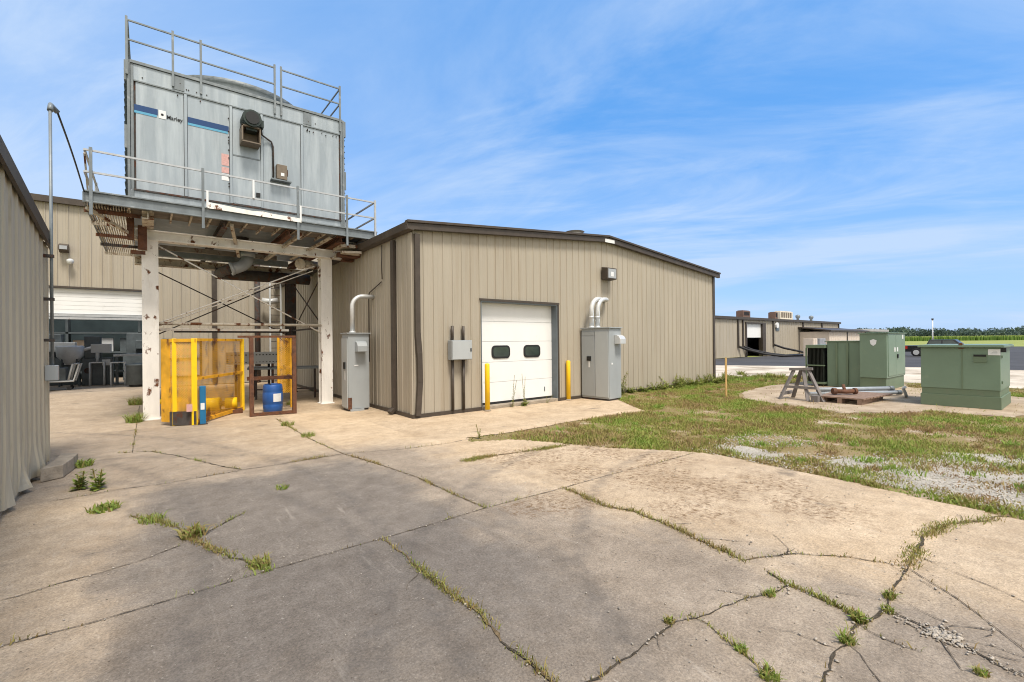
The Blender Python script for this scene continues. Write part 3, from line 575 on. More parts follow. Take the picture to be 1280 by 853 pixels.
# things on the front wall
wlb = thing('wall_light', (11.18, Y0, 3.6), 'bronze floodlight on the front wall above the two bent conduits', 'light')
MB().prism([(0, 0), (.24, .02), (.24, .36), (0, .40)], (10.93, Y0-.04, 3.56), (0, -1, 0), (0, 0, 1), (.44, 0, 0)).build('housing', BROWN, wlb, bevel=.012)
MB().box((10.97, Y0-.287, 3.61), (11.33, Y0-.281, 3.89)).build('lens', PANE, wlb); MB().box((11.09, Y0-.291, 3.66), (11.21, Y0-.2875, 3.80)).build('bulb', LABEL, wlb)
eb = thing('electrical_box', (5.79, Y0, .05), 'square grey electrical box on the front wall with two brown conduits', 'electrical box')
MB().box((5.50, Y0-.21, 1.28), (6.06, Y0-.03, 1.74)).build('box', CABG, eb, bevel=.008)
cv_ = MB().box((5.515, Y0-.225, 1.295), (6.045, Y0-.212, 1.725)); cvo = cv_.build('cover', CABD, eb, bevel=.004)
MB().box((6.0, Y0-.235, 1.47), (6.03, Y0-.2255, 1.55)).build('latch', BLACK, cvo)
for cx in (5.60, 5.90):
    MB().tube([(cx, Y0-.07, .08), (cx, Y0-.07, 1.28)], .035, 10).tube([(cx, Y0-.07, 1.74), (cx, Y0-.07, 2.08)], .035, 10).build('conduit', BROWN, eb, smooth=True)

def cabinet(loc, w, d, h, label, pipes, hood_at):
    """free-standing switch cabinet: doors on the -X face (depth d along Y), hooded vent on the -Y face (width w)"""
    x, y, _ = loc
    t = thing('electrical_cabinet', (x+w/2, y+d/2, 0), label, 'electrical cabinet', 'grey electrical cabinets with bent conduits')
    MB().box((x, y, .05), (x+w, y+d, h)).build('body', CABG, t, bevel=.01)
    MB().box((x+.02, y+.02, .004), (x+w-.02, y+d-.02, .05)).build('plinth', DKSTEEL, t)
    MB().box((x-.045, y-.045, h), (x+w+.03, y+d+.02, h+.025)).build('top_cap', CABG, t, bevel=.004)
    return t
cx0, cy0 = 10.05, 8.46
c1 = cabinet((cx0, cy0, 0), .60, .95, 2.05, 'two-door grey electrical cabinet on the front wall right of the overhead door', None, None)
for k, (a, b) in enumerate(((.02, .46), (.475, .935))):
    d = MB().box((cx0-.028, cy0+a, .10), (cx0-.002, cy0+b, 1.83 if k else 1.96)).build('door', CABD if k == 0 else CABG, c1, bevel=.005)
    if k: MB().box((cx0-.05, cy0+.60, 1.12), (cx0-.029, cy0+.74, 1.25)).build('handle', BLACK, d); MB().box((cx0-.033, cy0+.64, .93), (cx0-.029, cy0+.69, 1.10)).build('tag', LABEL, d)
MB().box((cx0-.024, cy0+.475, 1.845), (cx0-.002, cy0+.935, 1.96)).build('upper_panel', CABG, c1, bevel=.004)
hp = [(0, 0), (.20, 0), (.20, .14), (.15, .22), (.07, .26), (0, .26)]
MB().prism(hp, (cx0+.26, cy0-.002, 1.60), (0, -1, 0), (0, 0, 1), (.28, 0, 0)).build('vent_hood', ALU, c1, bevel=.012)
MB().box((cx0+.1, cy0-.008, 1.02), (cx0+.17, cy0-.001, 1.07)).build('label_plate', LABEL, c1)
for cx, cy in ((10.20, 9.16), (10.46, 9.13)):
    pts = [(cx, cy, 2.06), (cx, cy, 2.58)]+arc((cx+.36, cy, 2.58), .36, 180, 90, (1, 0, 0), (0, 0, 1), 8)+[(cx+.42, cy+.03, 2.945)]+arc((cx+.46, cy+.23, 2.945), .2, 270, 330, (1, 0, 0), (0, 1, 0), 5)+[(cx+.70, Y0+.06, 2.93)]
    MB().tube(pts, .068, 12).tube([(cx, cy, 2.36), (cx, cy, 2.42)], .076, 12).tube([(cx, cy, 2.075), (cx, cy, 2.12)], .082, 12).build('conduit', ALU, c1, smooth=True)
c1.rotation_euler.z = math.radians(6)
c2 = cabinet((3.87, 11.47, 0), .53, .46, 1.93, 'narrow grey electrical cabinet between rusty white column and side wall', None, None)
d = MB().box((3.845, 11.49, .09), (3.868, 11.91, 1.82)).build('door', CABD, c2, bevel=.005)
MB().box((3.815, 11.60, 1.05), (3.844, 11.70, 1.22)).build('handle', BLACK, d); MB().box((3.839, 11.63, .78), (3.844, 11.66, 1.0)).build('tag', LABEL, d)
MB().prism(hp, (4.04, 11.468, 1.48), (0, -1, 0), (0, 0, 1), (.25, 0, 0)).build('vent_hood', CABG, c2, bevel=.012)
MB().box((4.02, 11.462, 1.12), (4.12, 11.469, 1.15)).build('label_plate', LABEL, c2)
MB().box((3.86, 11.455, .05), (3.95, 11.469, .34)).build('rust_patch', RUSTY, c2)
MB().prism([(0, 0), (.34, 0), (.34, .06), (0, .06)], (3.9, 11.4, .006), (1, 0, 0), (0, 1, 0), (0, 0, .045)).build('base_plate', CABG, c2)
pts = [(4.06, 11.7, 1.94), (4.06, 11.7, 2.6)]+arc((4.34, 11.7, 2.62), .28, 180, 90, (1, 0, 0), (0, 0, 1), 8)+[(4.63, 11.7, 2.9)]
MB().tube(pts, .055, 12).tube([(4.06, 11.7, 1.955), (4.06, 11.7, 2.0)], .075, 12).build('conduit', ALU, c2, smooth=True)
wc = MB().tube([(4.55, 10.95, 4.12), (4.56, 11.0, 3.6), (4.57, 11.0, 3.28)], .014, 6).tube([(4.57, 11.05, 3.22), (4.57, 11.85, 3.02), (4.57, 11.9, 2.95), (4.57, 11.9, 1.2)], .016, 6)
tag(wc.build('wall_conduit', BROWN, None, smooth=True), 'thin brown conduit bent along the side wall above the narrow cabinet', 'conduit')

def bollard(x, y, h, label):
    t = thing('bollard', (x, y, 0), label, 'bollard', 'yellow bollards beside the overhead door')
    MB().lathe((x, y, 0), [(.062, 0), (.062, h-.03), (.05, h-.008), (.02, h)], 16).build('sleeve', YELB, t, smooth=True)
    MB().lathe((x, y, .004), [(.085, 0), (.085, .02), (.066, .035)], 16).build('footing', BLOCKM, t, smooth=True)
bollard(6.50, 9.24, 1.17, 'yellow bollard in front of the lower left of the overhead door')
bollard(9.42, 9.36, 1.14, 'yellow bollard between the overhead door and the two-door cabinet')

# ------------------------------------------------------------------ rear building
rb = thing('rear_building', (0, 23, 0), 'tall tan metal building behind the cooling tower with half-open roll-up door', 'building')
RX0, RX1, RZ = -14., 11.5, 6.95
mb = MB(); cladding(mb, (RX0, 23, 0), (1, 0, 0), (0, -1, 0), RX1-RX0, lambda u: RZ, [(-2.93-RX0, -.17-RX0, .03, 3.78), (.47-RX0, 1.67-RX0, .4, 1.9)], pitch=.30, depth=.021); mb.build('front_wall', CLAD, rb, fix=False)
MB().box((RX0-.1, 22.84, RZ-.16), (RX1, 23.0, RZ+.06)).build('fascia', BROWN, rb)
mb = MB(); mb.add([(RX0, 22.86, RZ+.065), (RX1, 22.86, RZ+.065), (RX1, 24.6, RZ+.22), (RX0, 24.6, RZ+.22)], [(0, 1, 2, 3)]).add([(RX0, 30.2, RZ+.6), (RX1, 30.2, RZ+.6), (RX1, 37, RZ+1.1), (RX0, 37, RZ+1.1)], [(0, 1, 2, 3)]); mb.build('roof', ROOFM, rb)  # middle of the roof left out, unseen, to let daylight into the bay
mb = MB(); mb.box((RX0, 23.05, 0), (RX0+.05, 37, RZ)).box((RX1-.05, 23.05, 0), (RX1, 37, RZ)).box((RX0, 36.9, 0), (RX1, 37, RZ)); mb.build('outer_wall', CLAD, rb)
mb = MB(); mb.box((-9, 33.5, 0), (4.5, 33.6, 5.6)).box((-9, 23.1, 0), (-8.9, 33.5, 5.6)).box((4.4, 23.1, 0), (4.5, 33.5, 5.6)).box((-9, 23.1, 5.6), (4.5, 24.6, 5.7)).box((-9, 30.2, 5.6), (4.5, 33.6, 5.7)); mb.build('inner_lining', INT, rb)  # ceiling open over the same span so daylight reaches the floor
MB().box((2.08, 22.9, .05), (2.26, 22.965, RZ-.16)).build('downspout', BROWN, rb, bevel=.008)
rd = MB()
n = 6
for k in range(n):
    a = 2.86+k*(3.78-2.86)/n; rd.prism([(0, a), (.016, a+.01), (.016, a+.146), (0, a+.154)], (-2.93, 23.10, 0), (0, -1, 0), (0, 0, 1), (2.76, 0, 0))
rdo = rd.build('roll_up_door', WHITE, rb)
MB().box((-2.93, 23.0, 2.66), (-.17, 23.09, 2.74)).box((-2.93, 23.02, 2.76), (-.17, 23.09, 2.85)).build('bottom_bar', RAILM, rdo)
MB().box((-.17, 22.955, .03), (-.07, 23.0, 3.85)).box((-3.02, 22.955, .03), (-2.93, 23, 3.85)).box((-2.93, 22.955, 3.78), (-.17, 23.0, 3.85)).build('door_frame', BROWN, rb)
wf = MB().box((.42, 22.94, .36), (.50, 23.01, 1.94)).box((1.64, 22.94, .36), (1.72, 23.01, 1.94)).box((.50, 22.94, 1.86), (1.64, 23.01, 1.94)).box((.50, 22.94, .36), (1.64, 23.01, .44)).box((.50, 22.95, 1.12), (1.64, 23.0, 1.16)).build('window', BLACK, rb)
MB().box((.50, 23.0, .44), (1.64, 23.02, 1.86)).build('pane', PANE, wf)
fl = thing('floodlight', (-2.38, 22.95, 5.1), 'small black floodlight high on the rear wall above the roll-up door', 'light')
MB().prism([(0, .02), (.28, .1), (.28, .26), (.05, .34), (0, .34)], (-2.50, 22.95, 5.02), (0, -1, 0), (0, 0, 1), (.26, 0, 0)).build('housing', BROWN, fl, bevel=.01)
MB().box((-2.47, 22.655, 5.13), (-2.27, 22.667, 5.26)).build('lens', PANE, fl)
sc = thing('security_camera', (-2.2, 22.95, 4.7), 'small white dome camera on the rear wall below the floodlight', 'camera')
MB().tube([(-2.2, 22.97, 4.72), (-2.2, 22.82, 4.72)], .045, 10).build('bracket', MACHL, sc, smooth=True)
MB().lathe((-2.2, 22.76, 4.62), [(.02, 0), (.08, .03), (.1, .1), (.1, .16), (.04, .2)], 14).build('dome', MACHL, sc, smooth=True)
# inside the roll-up door
cart = thing('wheeled_cart', (-2.5, 24.6, 0), 'low white tubular cart just inside the left of the roll-up door', 'cart')
fr = MB()
for yy in (24.2, 25.0): fr.tube([(-3.2, yy, .35), (-2.28, yy, .35), (-2.12, yy, 1.0), (-2.3, yy, 1.0), (-2.42, yy, .4)], .035, 8)
fr.beam((-3.2, 24.2, .35), (-3.2, 25, .35), .05, .05).beam((-2.2, 24.2, 1.0), (-2.2, 25, 1.0), .05, .05); fr.build('frame', MACHL, cart, smooth=True)
MB().box((-3.3, 24.25, .38), (-2.5, 24.95, .85)).build('bin', MACH, cart, bevel=.01)
for cx, cy in ((-3.1, 24.25), (-2.4, 24.25), (-3.1, 24.95), (-2.4, 24.95)): MB().tube([(cx, cy-.025, .08), (cx, cy+.025, .08)], .075, 12).build('wheel', RUBBER, cart)
def machine(name, x, y, w, d, h, label, cat, m, m2):
    t = thing(name, (x, y, 0), label, cat)
    MB().box((x-w/2, y-d/2, .006), (x+w/2, y+d/2, h*.55)).build('base', m, t, bevel=.02)
    MB().box((x-w*.42, y-d*.4, h*.55), (x+w*.1, y+d*.4, h)).build('column', m, t, bevel=.03)
    MB().box((x-w*.2, y-d*.62, h*.66), (x+w*.45, y-d*.05, h*.84)).build('head', m2, t, bevel=.02)
    MB().box((x+w*.15, y-d*.53, h*.40), (x+w*.42, y-d*.501, h*.52)).build('control_panel', LABEL, t)
    MB().tube([(x-w*.3, y-d*.55, h*.3), (x-w*.3, y-d*.5, h*.3)], .12, 14).build('hand_wheel', DKSTEEL, t)
    return t
machine('press_machine', -1.75, 27.0, 1.0, .9, 2.1, 'dark grey machine with pale panel standing mid floor inside the rear door', 'machine', MACH, MACHL)
machine('milling_machine', -3.1, 28.0, 1.3, 1.0, 2.2, 'machine with off-white head at the left inside the rear door', 'machine', MACH, MACHL)
machine('lathe_machine', -.2, 29.6, 1.6, 1.0, 2.3, 'dark machine farthest right at the back of the rear room', 'machine', MACH, MACH)
wb = thing('work_bench', (-.5, 26.2, 0), 'work bench with a pale top inside the right of the roll-up door', 'bench')
MB().box((-1.2, 25.9, 1.22), (.4, 26.7, 1.32)).build('bench_top', MACHL, wb, bevel=.01)
for cx in (-1.1, .3):
    for cy in (26, 26.6): MB().box((cx-.04, cy-.04, 0), (cx+.04, cy+.04, 1.22)).build('leg', MACH, wb)
MB().box((-1.2, 26.0, .55), (.4, 26.6, .6)).build('shelf', MACH, wb)
vb = thing('steel_vat', (-.3, 24.3, 0), 'dark round vat just inside the right edge of the roll-up door', 'vat')
MB().lathe((-.35, 24.4, 0), [(.36, .1), (.40, .12), (.40, .85), (.43, .87), (.43, .92), (.2, .95)], 20).build('tank', MACH, vb, smooth=True)
MB().lathe((-.35, 24.4, 0), [(.2, 0), (.3, .02), (.3, .1)], 12).build('stand', BLACK, vb)
for (x, y, lab_) in ((-1.25, 25.2, 'low pale tubular stand in the middle of the rear bay'), (-1.95, 25.9, 'pale tubular stand beside the grey press in the rear bay')):
    t = thing('tube_stand', (x, y, 0), lab_, 'stand'); f_ = MB()
    for dx in (0, .45): f_.tube([(x+dx, y, .01), (x+dx, y, .95), (x+dx, y+.5, .95), (x+dx, y+.5, .01)], .028, 8)
    f_.build('frame', MACHL, t, smooth=True); MB().box((x-.02, y, .96), (x+.47, y+.5, 1.0)).build('shelf', RAILM, t)
hpz = thing('hopper', (-2.3, 27.2, 0), 'white hopper on thin legs left of centre in the rear bay', 'hopper')
MB().lathe((-2.6, 26.6, .9), [(.12, 0), (.42, .35), (.45, .75), (.4, .8)], 16).build('bin', LABEL, hpz, smooth=True); MB().tube([(-2.25, 26.6, 1.5), (-1.9, 26.6, 1.62), (-1.75, 26.6, 1.4), (-1.75, 26.6, 1.0)], .07, 10).build('spout', LABEL, hpz, smooth=True)
for dx, dy in ((-.3, -.3), (.3, -.3), (-.3, .3), (.3, .3)): MB().tube([(-2.6+dx, 26.6+dy, .01), (-2.6+dx*.7, 26.6+dy*.7, 1.25)], .03, 8).build('leg', MACH, hpz)
rk = thing('storage_rack', (-3.0, 32, 0), 'dark steel storage rack along the back wall of the rear room', 'rack')
for z in (.3, 1.3, 2.3): MB().box((-6, 31.6, z), (2.5, 32.6, z+.08)).build('shelf', MACH, rk)
for x in (-6, -3.2, -.4, 2.4):
    for y in (31.65, 32.55): MB().box((x-.05, y-.05, 0), (x+.05, y+.05, 3.2)).build('upright', MACH, rk)
for k in range(9):
    x = -5.7+k*.9; bx_ = MB().box((x, 31.8, 1.382), (x+.5+.2*random.random(), 32.4, 1.7+.4*random.random())).build('storage_box', [MBROWN, MACHL, MACH][k % 3], None, bevel=.01)
    tag(bx_, 'storage box on the middle shelf of the dark steel rack inside the rear room', 'box', 'boxes on the rack in the rear room')

# ------------------------------------------------------------------ left building
LX = -1.15
lb = thing('left_building', (LX, 9.2, 0), 'weathered tan metal shed at the left edge with buckled lower panels', 'building')
ltop = lambda u: 3.16+.145*u           # u = distance from the far corner (Y = 9.2) towards the camera
def buckle(u, z):
    if z > .75 or u > 4: return 0
    k = (1-z/.75); w = k*(.5+noise.noise(Vector((u*2.3, z*2.2, 3))))
    return .035*w*k*math.exp(-(max(0, u-.9)/1.1)**2)+.17*k*k*noise.noise(Vector((u*4.2, z*1.5, 7)))*math.exp(-(max(0, u-1.4)/1.2)**2)
mb = MB(); cladding(mb, (LX, 9.2, 0), (0, -1, 0), (1, 0, 0), 12.5, ltop, levels=[.12, .18, .25, .32, .4, .48, .56, .65, .75], disp=buckle, z0=.06, pitch=.30, depth=.021); mb.build('side_wall', CLAD_OLD, lb, fix=False)
mb = MB(); cladding(mb, (LX, 9.2, 0), (-1, 0, 0), (0, 1, 0), 9, lambda u: 3.16); mb.build('end_wall', CLAD_OLD, lb, fix=False)
mb = MB(); mb.add([(LX+.05, 9.35, 3.22), (LX+.05, -3.4, 3.22+.145*12.75), (-10, -3.4, 3.22+.145*12.75), (-10, 9.35, 3.22), (LX+.05, 9.35, 3.30), (LX+.05, -3.4, 3.30+.145*12.75), (-10, -3.4, 3.30+.145*12.75), (-10, 9.35, 3.30)], [(0, 1, 2, 3), (7, 6, 5, 4), (0, 4, 5, 1), (1, 5, 6, 2), (2, 6, 7, 3), (3, 7, 4, 0)]); mb.build('roof', BROWN, lb)
mb = MB(); mb.prism([(9.28, 3.08), (-3.4, 3.08+.145*12.68), (-3.4, 3.21+.145*12.68), (9.28, 3.21)], (LX+.036, 0, 0), (0, 1, 0), (0, 0, 1), (.035, 0, 0)); mb.build('rake_trim', BROWN, lb)
MB().box((LX-.02, 9.16, .08), (LX+.03, 9.24, 3.1)).build('corner_trim', CLAD_OLD, lb)
MB().box((LX-.3, -3.3, 0), (LX-.03, 9.15, .16)).build('footing', BLOCKM, lb)
cm = thing('conduit_mast', (-1.06, 9.0, 1.2), 'slim grey conduit mast clamped to the corner of the left shed', 'mast')
MB().tube([(-1.06, 9.0, 1.42), (-1.06, 9.0, 5.02)], .018, 10).tube([(-1.06, 9.0, 4.98), (-1.06, 9.05, 5.08), (-1.0, 9.12, 5.02)], .034, 8).build('pipe', GALVD, cm, smooth=True)
for z in (1.78, 2.35, 2.95): MB().box((-1.16, 8.96, z-.02), (-1.035, 9.04, z+.02)).build('clamp', DKSTEEL, cm)
MB().box((-1.13, 8.93, 1.22), (-1.0, 9.07, 1.43)).build('junction_box', CABG, cm, bevel=.01)
pts = [Vector((-1.0, 9.12, 5.02)).lerp(Vector((-.96, 12.0, 4.66)), t)+Vector((0, 0, .05*math.sin(math.pi*t))) for t in np.linspace(0, 1, 12)]
tag(MB().tube(pts, .014, 6).build('overhead_cable', BLACK, None, smooth=True), 'black cable slung from the conduit mast to the steel platform', 'cable')
bk = MB(); bk.prism(ragged([(-1.08, 8.1), (-.88, 8.2), (-.80, 8.95), (-.98, 9.1)], .03, .12, 31), (0, 0, .008), (1, 0, 0), (0, 1, 0), (0, 0, .17))
tag(bk.build('concrete_block', BLOCKM, None, bevel=.012), 'broken concrete block at the far corner of the left shed', 'block')

# ------------------------------------------------------------------ steel platform
pf = thing('steel_platform', (2, 15.3, 0), 'rusting white steel platform on tall columns carrying the cooling tower', 'platform')
def hcol(x, y, m, w=.30, d=.30, h=4.06):
    b = MB(); b.box((x-w/2, y-d/2, .02), (x+w/2, y-d/2+.03, h)).box((x-w/2, y+d/2-.03, .02), (x+w/2, y+d/2, h)).box((x-.012, y-d/2+.03, .02), (x+.012, y+d/2-.03, h)); b.box((x-w/2-.03, y-d/2-.04, .004), (x+w/2+.03, y+d/2+.04, .03)); b.box((x-w/2-.02, y-d/2-.02, h), (x+w/2+.02, y+d/2+.02, h+.02))
    return b.build('column', m, pf, bevel=.004)
hcol(.03, 13.35, WSTEEL); hcol(3.92, 13.5, WSTEEL); hcol(.03, 17.5, WSTEEL); hcol(3.92, 17.55, DKSTEEL)
def ibeam(p, q, w, h, m, name='beam'):
    p, q = Vector(p), Vector(q); b = MB(); z = Vector((0, 0, h/2-.012))
    b.beam(p+z, q+z, w, .024).beam(p-z, q-z, w, .024).beam(p, q, .03, h-.05)
    return b.build(name, m, pf, bevel=.003)
ibeam((-.32, 13.33, 4.19), (4.62, 13.33, 4.19), .26, .23, WSTEEL); ibeam((-.32, 17.5, 4.19), (4.62, 17.5, 4.19), .26, .23, RUSTW)
ibeam((.0, 12.15, 4.395), (.0, 18.1, 4.395), .2, .17, RUSTW); ibeam((3.95, 12.15, 4.395), (3.95, 18.1, 4.395), .2, .17, RUSTY)
ibeam((1.35, 12.15, 4.395), (1.35, 18.1, 4.395), .12, .17, DKSTEEL); ibeam((2.7, 12.15, 4.395), (2.7, 18.1, 4.395), .12, .17, RUSTY)
MB().beam((.15, 15.35, 4.13), (3.35, 15.35, 4.13), .2, .16).build('beam', GALVD, pf); MB().beam((.15, 14.6, 4.16), (2.9, 14.6, 4.16), .1, .12).build('beam', UNDER, pf)
# walkway joists, deck plates and bar grating
jo = MB()
for k in range(15):
    x = -.3+k*.35; jo.beam((x, 12.05, 4.50), (x, 13.15, 4.50), .035, .055)
jo.build('joists', RUSTW, pf)
MB().box((-.93, 12.06, 4.535), (4.83, 13.0, 4.56)).build('deck_plate', UNDER, pf)
MB().box((4.34, 13.0, 4.50), (4.83, 14.4, 4.53)).build('deck_plate', UNDER, pf)
gr = MB()
for k in range(16):
    x = -.94+k*.043; gr.box((x, 12.2, 4.445), (x+.014, 17.9, 4.50))
gr.build('bar_grating', RUSTW, pf)
for k, (y, m) in enumerate(((12.45, RUSTY), (13.65, RUSTW), (15.05, RUSTY), (16.4, DKSTEEL), (17.9, RUSTW))):
    MB().box((-1.0, y-.03, 4.40), (-.12, y+.03, 4.44)).box((-1.0, y-.03, 4.36), (-.12, y-.015, 4.40)).build('grating_angle', m, pf)
for p, q, w, h in (((-.95, 12.3, 4.42), (-.08, 13.2, 4.0), .06, .06), ((4.7, 12.3, 4.44), (4.05, 13.3, 4.08), .06, .06), ((1.5, 12.2, 4.42), (1.9, 14.2, 4.05), .07, .07), ((3.0, 12.2, 4.42), (2.6, 14.5, 4.08), .07, .07), ((3.7, 12.2, 4.42), (3.2, 14.2, 4.1), .09, .04)): MB().beam(p, q, w, h).build('knee_brace', RUSTW, pf)
rk_ = MB(); rk_.box((-.18, 13.0, 3.82), (-.02, 13.18, 4.34)).box((-.3, 13.0, 3.7), (-.05, 13.05, 3.78)).box((-.36, 12.9, 4.02), (-.24, 13.2, 4.46)).box((4.3, 13.1, 4.02), (4.6, 13.3, 4.3)).box((4.05, 12.6, 4.06), (4.6, 12.9, 4.16)); rk_.build('rusted_clips', RUSTY, pf)
pl_ = MB().box((4.0, 12.3, 4.25), (4.66, 13.0, 4.33)).prism([(4.05, 12.4), (4.5, 12.2), (4.6, 12.7), (4.1, 12.9)], (0, 0, 4.1), (1, 0, 0), (0, 1, 0), (0, 0, .06)); pl_.build('corner_plate', RUSTW, pf)
chn = MB(); chn.box((-.95, 12.0, 4.46), (4.85, 12.035, 4.69)).box((-.95, 11.96, 4.66), (4.85, 12.0, 4.69)).box((-.95, 11.96, 4.46), (4.85, 12.0, 4.485)); chn.box((-.985, 12.0, 4.46), (-.95, 18, 4.66)); chn.build('edge_channel', GALVD, pf, bevel=.003)
wpl = MB(); wpl.prism([(1.02, 4.665), (2.93, 4.64), (2.93, 4.735), (2.3, 4.75), (2.1, 4.77), (1.9, 4.745), (1.02, 4.80)], (0, 11.955, 0), (1, 0, 0), (0, 0, 1), (0, -.012, 0)); wpl.build('white_edge_plate', WSTEEL, pf)
ral = MB()
for z in (5.47, 5.05): ral.beam((-.95, 12.0, z), (4.79, 12.0, z), .035, .035).beam((-.95, 12.0, z), (-.95, 17.9, z), .035, .035).beam((4.79, 12.0, z), (4.79, 14.4, z), .035, .035)
ral.build('hand_rail', RAILM, pf)
for x, y, m in ((-.86, 11.975, GALVD), (.94, 11.975, GALVD), (2.86, 11.975, GALVD), (4.04, 11.975, GALVD), (4.79, 11.975, RAILM), (4.79, 14.4, RAILM), (-.95, 14.5, RAILM), (-.95, 17.85, RAILM)):
    MB().box((x-.025, y-.03, 4.22 if m is GALVD else 4.46), (x+.025, y+.005, 5.52)).build('rail_post', m, pf)
for x, a, b in ((1.02, 4.68, 5.05), (1.91, 5.05, 5.47), (2.92, 4.68, 5.05)): MB().box((x-.02, 11.96, a), (x+.02, 11.98, b)).build('rail_post', LABEL, pf)
MB().beam((-.95, 12.0, 5.4), (-.95, 12.75, 4.66), .03, .03).build('rail_brace', RUSTW, pf)
rod = MB()
rod.tube([(.18, 13.3, 3.97), (3.76, 13.36, 1.99)], .017, 6).tube([(.18, 13.3, 2.2), (3.6, 13.36, 3.83)], .017, 6).tube([(.18, 13.42, 2.14), (3.6, 13.5, 3.72)], .014, 6); rod.build('brace_rods', WSTEEL, pf, smooth=True)
rod = MB(); rod.tube([(.18, 17.4, 3.9), (3.76, 17.4, 2.0)], .018, 6).tube([(.18, 17.4, 2.0), (3.76, 17.4, 3.9)], .018, 6).tube([(3.95, 13.65, 2.1), (3.95, 17.4, 3.8)], .018, 6).tube([(3.95, 13.65, 3.8), (3.95, 17.4, 2.1)], .018, 6); rod.build('brace_rods', DKSTEEL, pf, smooth=True)
MB().tube([(.18, 13.3, 2.19), (3.77, 13.36, 2.20)], .035, 8).build('tie_pipe', RUSTW, pf, smooth=True)
MB().beam((.18, 13.45, 2.06), (2.95, 13.45, 2.06), .05, .06).build('tie_angle', WSTEEL, pf); MB().beam((.6, 17.4, 2.1), (3.8, 17.4, 2.1), .05, .06).build('tie_angle', DKSTEEL, pf)
MB().beam((3.95, 13.65, 2.15), (3.95, 17.4, 2.15), .05, .05).build('tie_angle', DKSTEEL, pf)

# ------------------------------------------------------------------ cooling tower
ct = thing('cooling_tower', (2, 15.3, 4.6), 'galvanised box cooling tower with blue stripe standing on the steel platform', 'cooling tower')
TX0, TX1, TY0, TY1, TZ0, TZ1 = -.34, 4.33, 13.0, 17.6, 4.60, 7.93
b = MB(); b.box((TX0+.06, TY0+.05, TZ0+.5), (TX1-.06, TY1-.05, TZ1-.06)); b.build('casing', GALV, ct)
MB().box((TX0+.01, TY0+.012, TZ0), (TX1-.01, TY1, TZ0+.50)).build('basin', GALV, ct, bevel=.008)
ledge = MB().box((TX0+.1, TY0-.022, TZ0+.49), (TX1-.1, TY0+.011, TZ0+.525)); ledge.build('basin_lip', DKSTEEL, ct)  # lip coloured dark so the basin seam reads as a shadow gap
MB().box((TX0+.1, TY0+.03, TZ0+.52), (TX1-.1, TY0+.049, TZ1-.1)).build('panel_backing', DKSTEEL, ct)
edges = [TX0+.11, .70, 1.60, 2.27, 3.22, TX1-.11]
for a, b_ in zip(edges[:-1], edges[1:]): MB().box((a+.036, TY0+.012, TZ0+.53), (b_-.036, TY0+.05, 7.50)).build('casing_panel', GALV, ct, bevel=.004)
for x in edges[1:-1]: MB().box((x-.028, TY0-.012, TZ0+.53), (x+.028, TY0+.045, 7.50)).build('panel_rib', GALV, ct, bevel=.004)
for x in (TX0, TX1-.11):
    MB().box((x, TY0-.012, TZ0+.3), (x+.05, TY0+.06, TZ1)).box((x+.06, TY0-.006, TZ0+.3), (x+.11, TY0+.06, TZ1-.02)).build('corner_post', GALVD, ct, bevel=.004)
MB().box((TX0+.11, TY0+.0, 7.505), (TX1-.11, TY0+.05, TZ1-.07)).build('top_band', GALV, ct, bevel=.004)
MB().box((TX0+.05, TY0-.03, TZ1-.065), (TX1-.05, TY0+.05, TZ1)).box((TX0+.11, TY0-.012, 7.485), (TX1-.11, TY0-.001, 7.52)).build('top_rim', GALVD, ct, bevel=.004)
MB().box((TX0, TY0, TZ1-.06), (TX1, TY1, TZ1-.01)).build('fan_deck', GALVD, ct)
for xa, xb in ((.48, .68), (3.26, 3.46)): MB().box((xa, TY0-.014, 7.54), (xb, TY0-.001, 7.84)).build('splice_plate', GALVD, ct)
bolts = MB()
for k in range(46):
    x, z = random.choice(((random.uniform(TX0+.15, 1.2), random.choice((7.42, 7.46, 7.6, 7.7))), (random.uniform(3.3, TX1-.2), random.choice((7.42, 7.38, 7.62))), (random.uniform(0, 4), random.uniform(4.66, 4.9)), (1.55, random.uniform(5, 7.2))))
    bolts.tube([(x, TY0+.012, z), (x, TY0-.016, z)], .013, 6)
bolts.build('bolts', DKSTEEL, ct)
for s_, xw in ((-1, TX0), (1, TX1)):
    lv = MB()
    for k in range(17):
        z = TZ0+.5+k*.165; lv.add([(xw+.04*s_*-1, TY0+.1, z+.12), (xw+.055*s_, TY0+.1, z), (xw+.055*s_, TY1-.1, z), (xw+.04*s_*-1, TY1-.1, z+.12)], [(0, 1, 2, 3)])
    lv.build('inlet_louvers', GALV, ct, fix=False)
    MB().box((xw-.05, TY0+.02, TZ1-.45), (xw+.05, TY0+.1, TZ1-.02)).box((xw-.05, TY0+.02, 6.0), (xw+.05, TY0+.06, 6.5)).build('side_bracket', GALVD, ct)
fs = MB(); prof = [(1.78, TZ1), (1.74, TZ1+.2), (1.74, TZ1+.36), (1.80, TZ1+.44), (1.77, TZ1+.44), (1.71, TZ1+.36), (1.71, TZ1)]
n = 48; k0 = len(fs.v)
for r, z in prof:
    for k in range(n): a = 2*math.pi*k/n; fs.v.append((2.0+r*math.cos(a), 15.2+r*math.sin(a), z))
for i in range(len(prof)-1):
    for k in range(n): a_, b2 = i*n+k, i*n+(k+1) % n; fs.f.append((a_, b2, b2+n, a_+n)); fs.m.append(0)
fan = fs.build('fan_stack', GALVD, ct, smooth=True)
fb = MB()
for k in range(6):
    a = k*math.pi/3; d1 = Vector((math.cos(a), math.sin(a), 0)); p0 = Vector((2, 15.2, TZ1+.2)); fb.beam(p0+d1*.15, p0+d1*1.62, .28, .03)
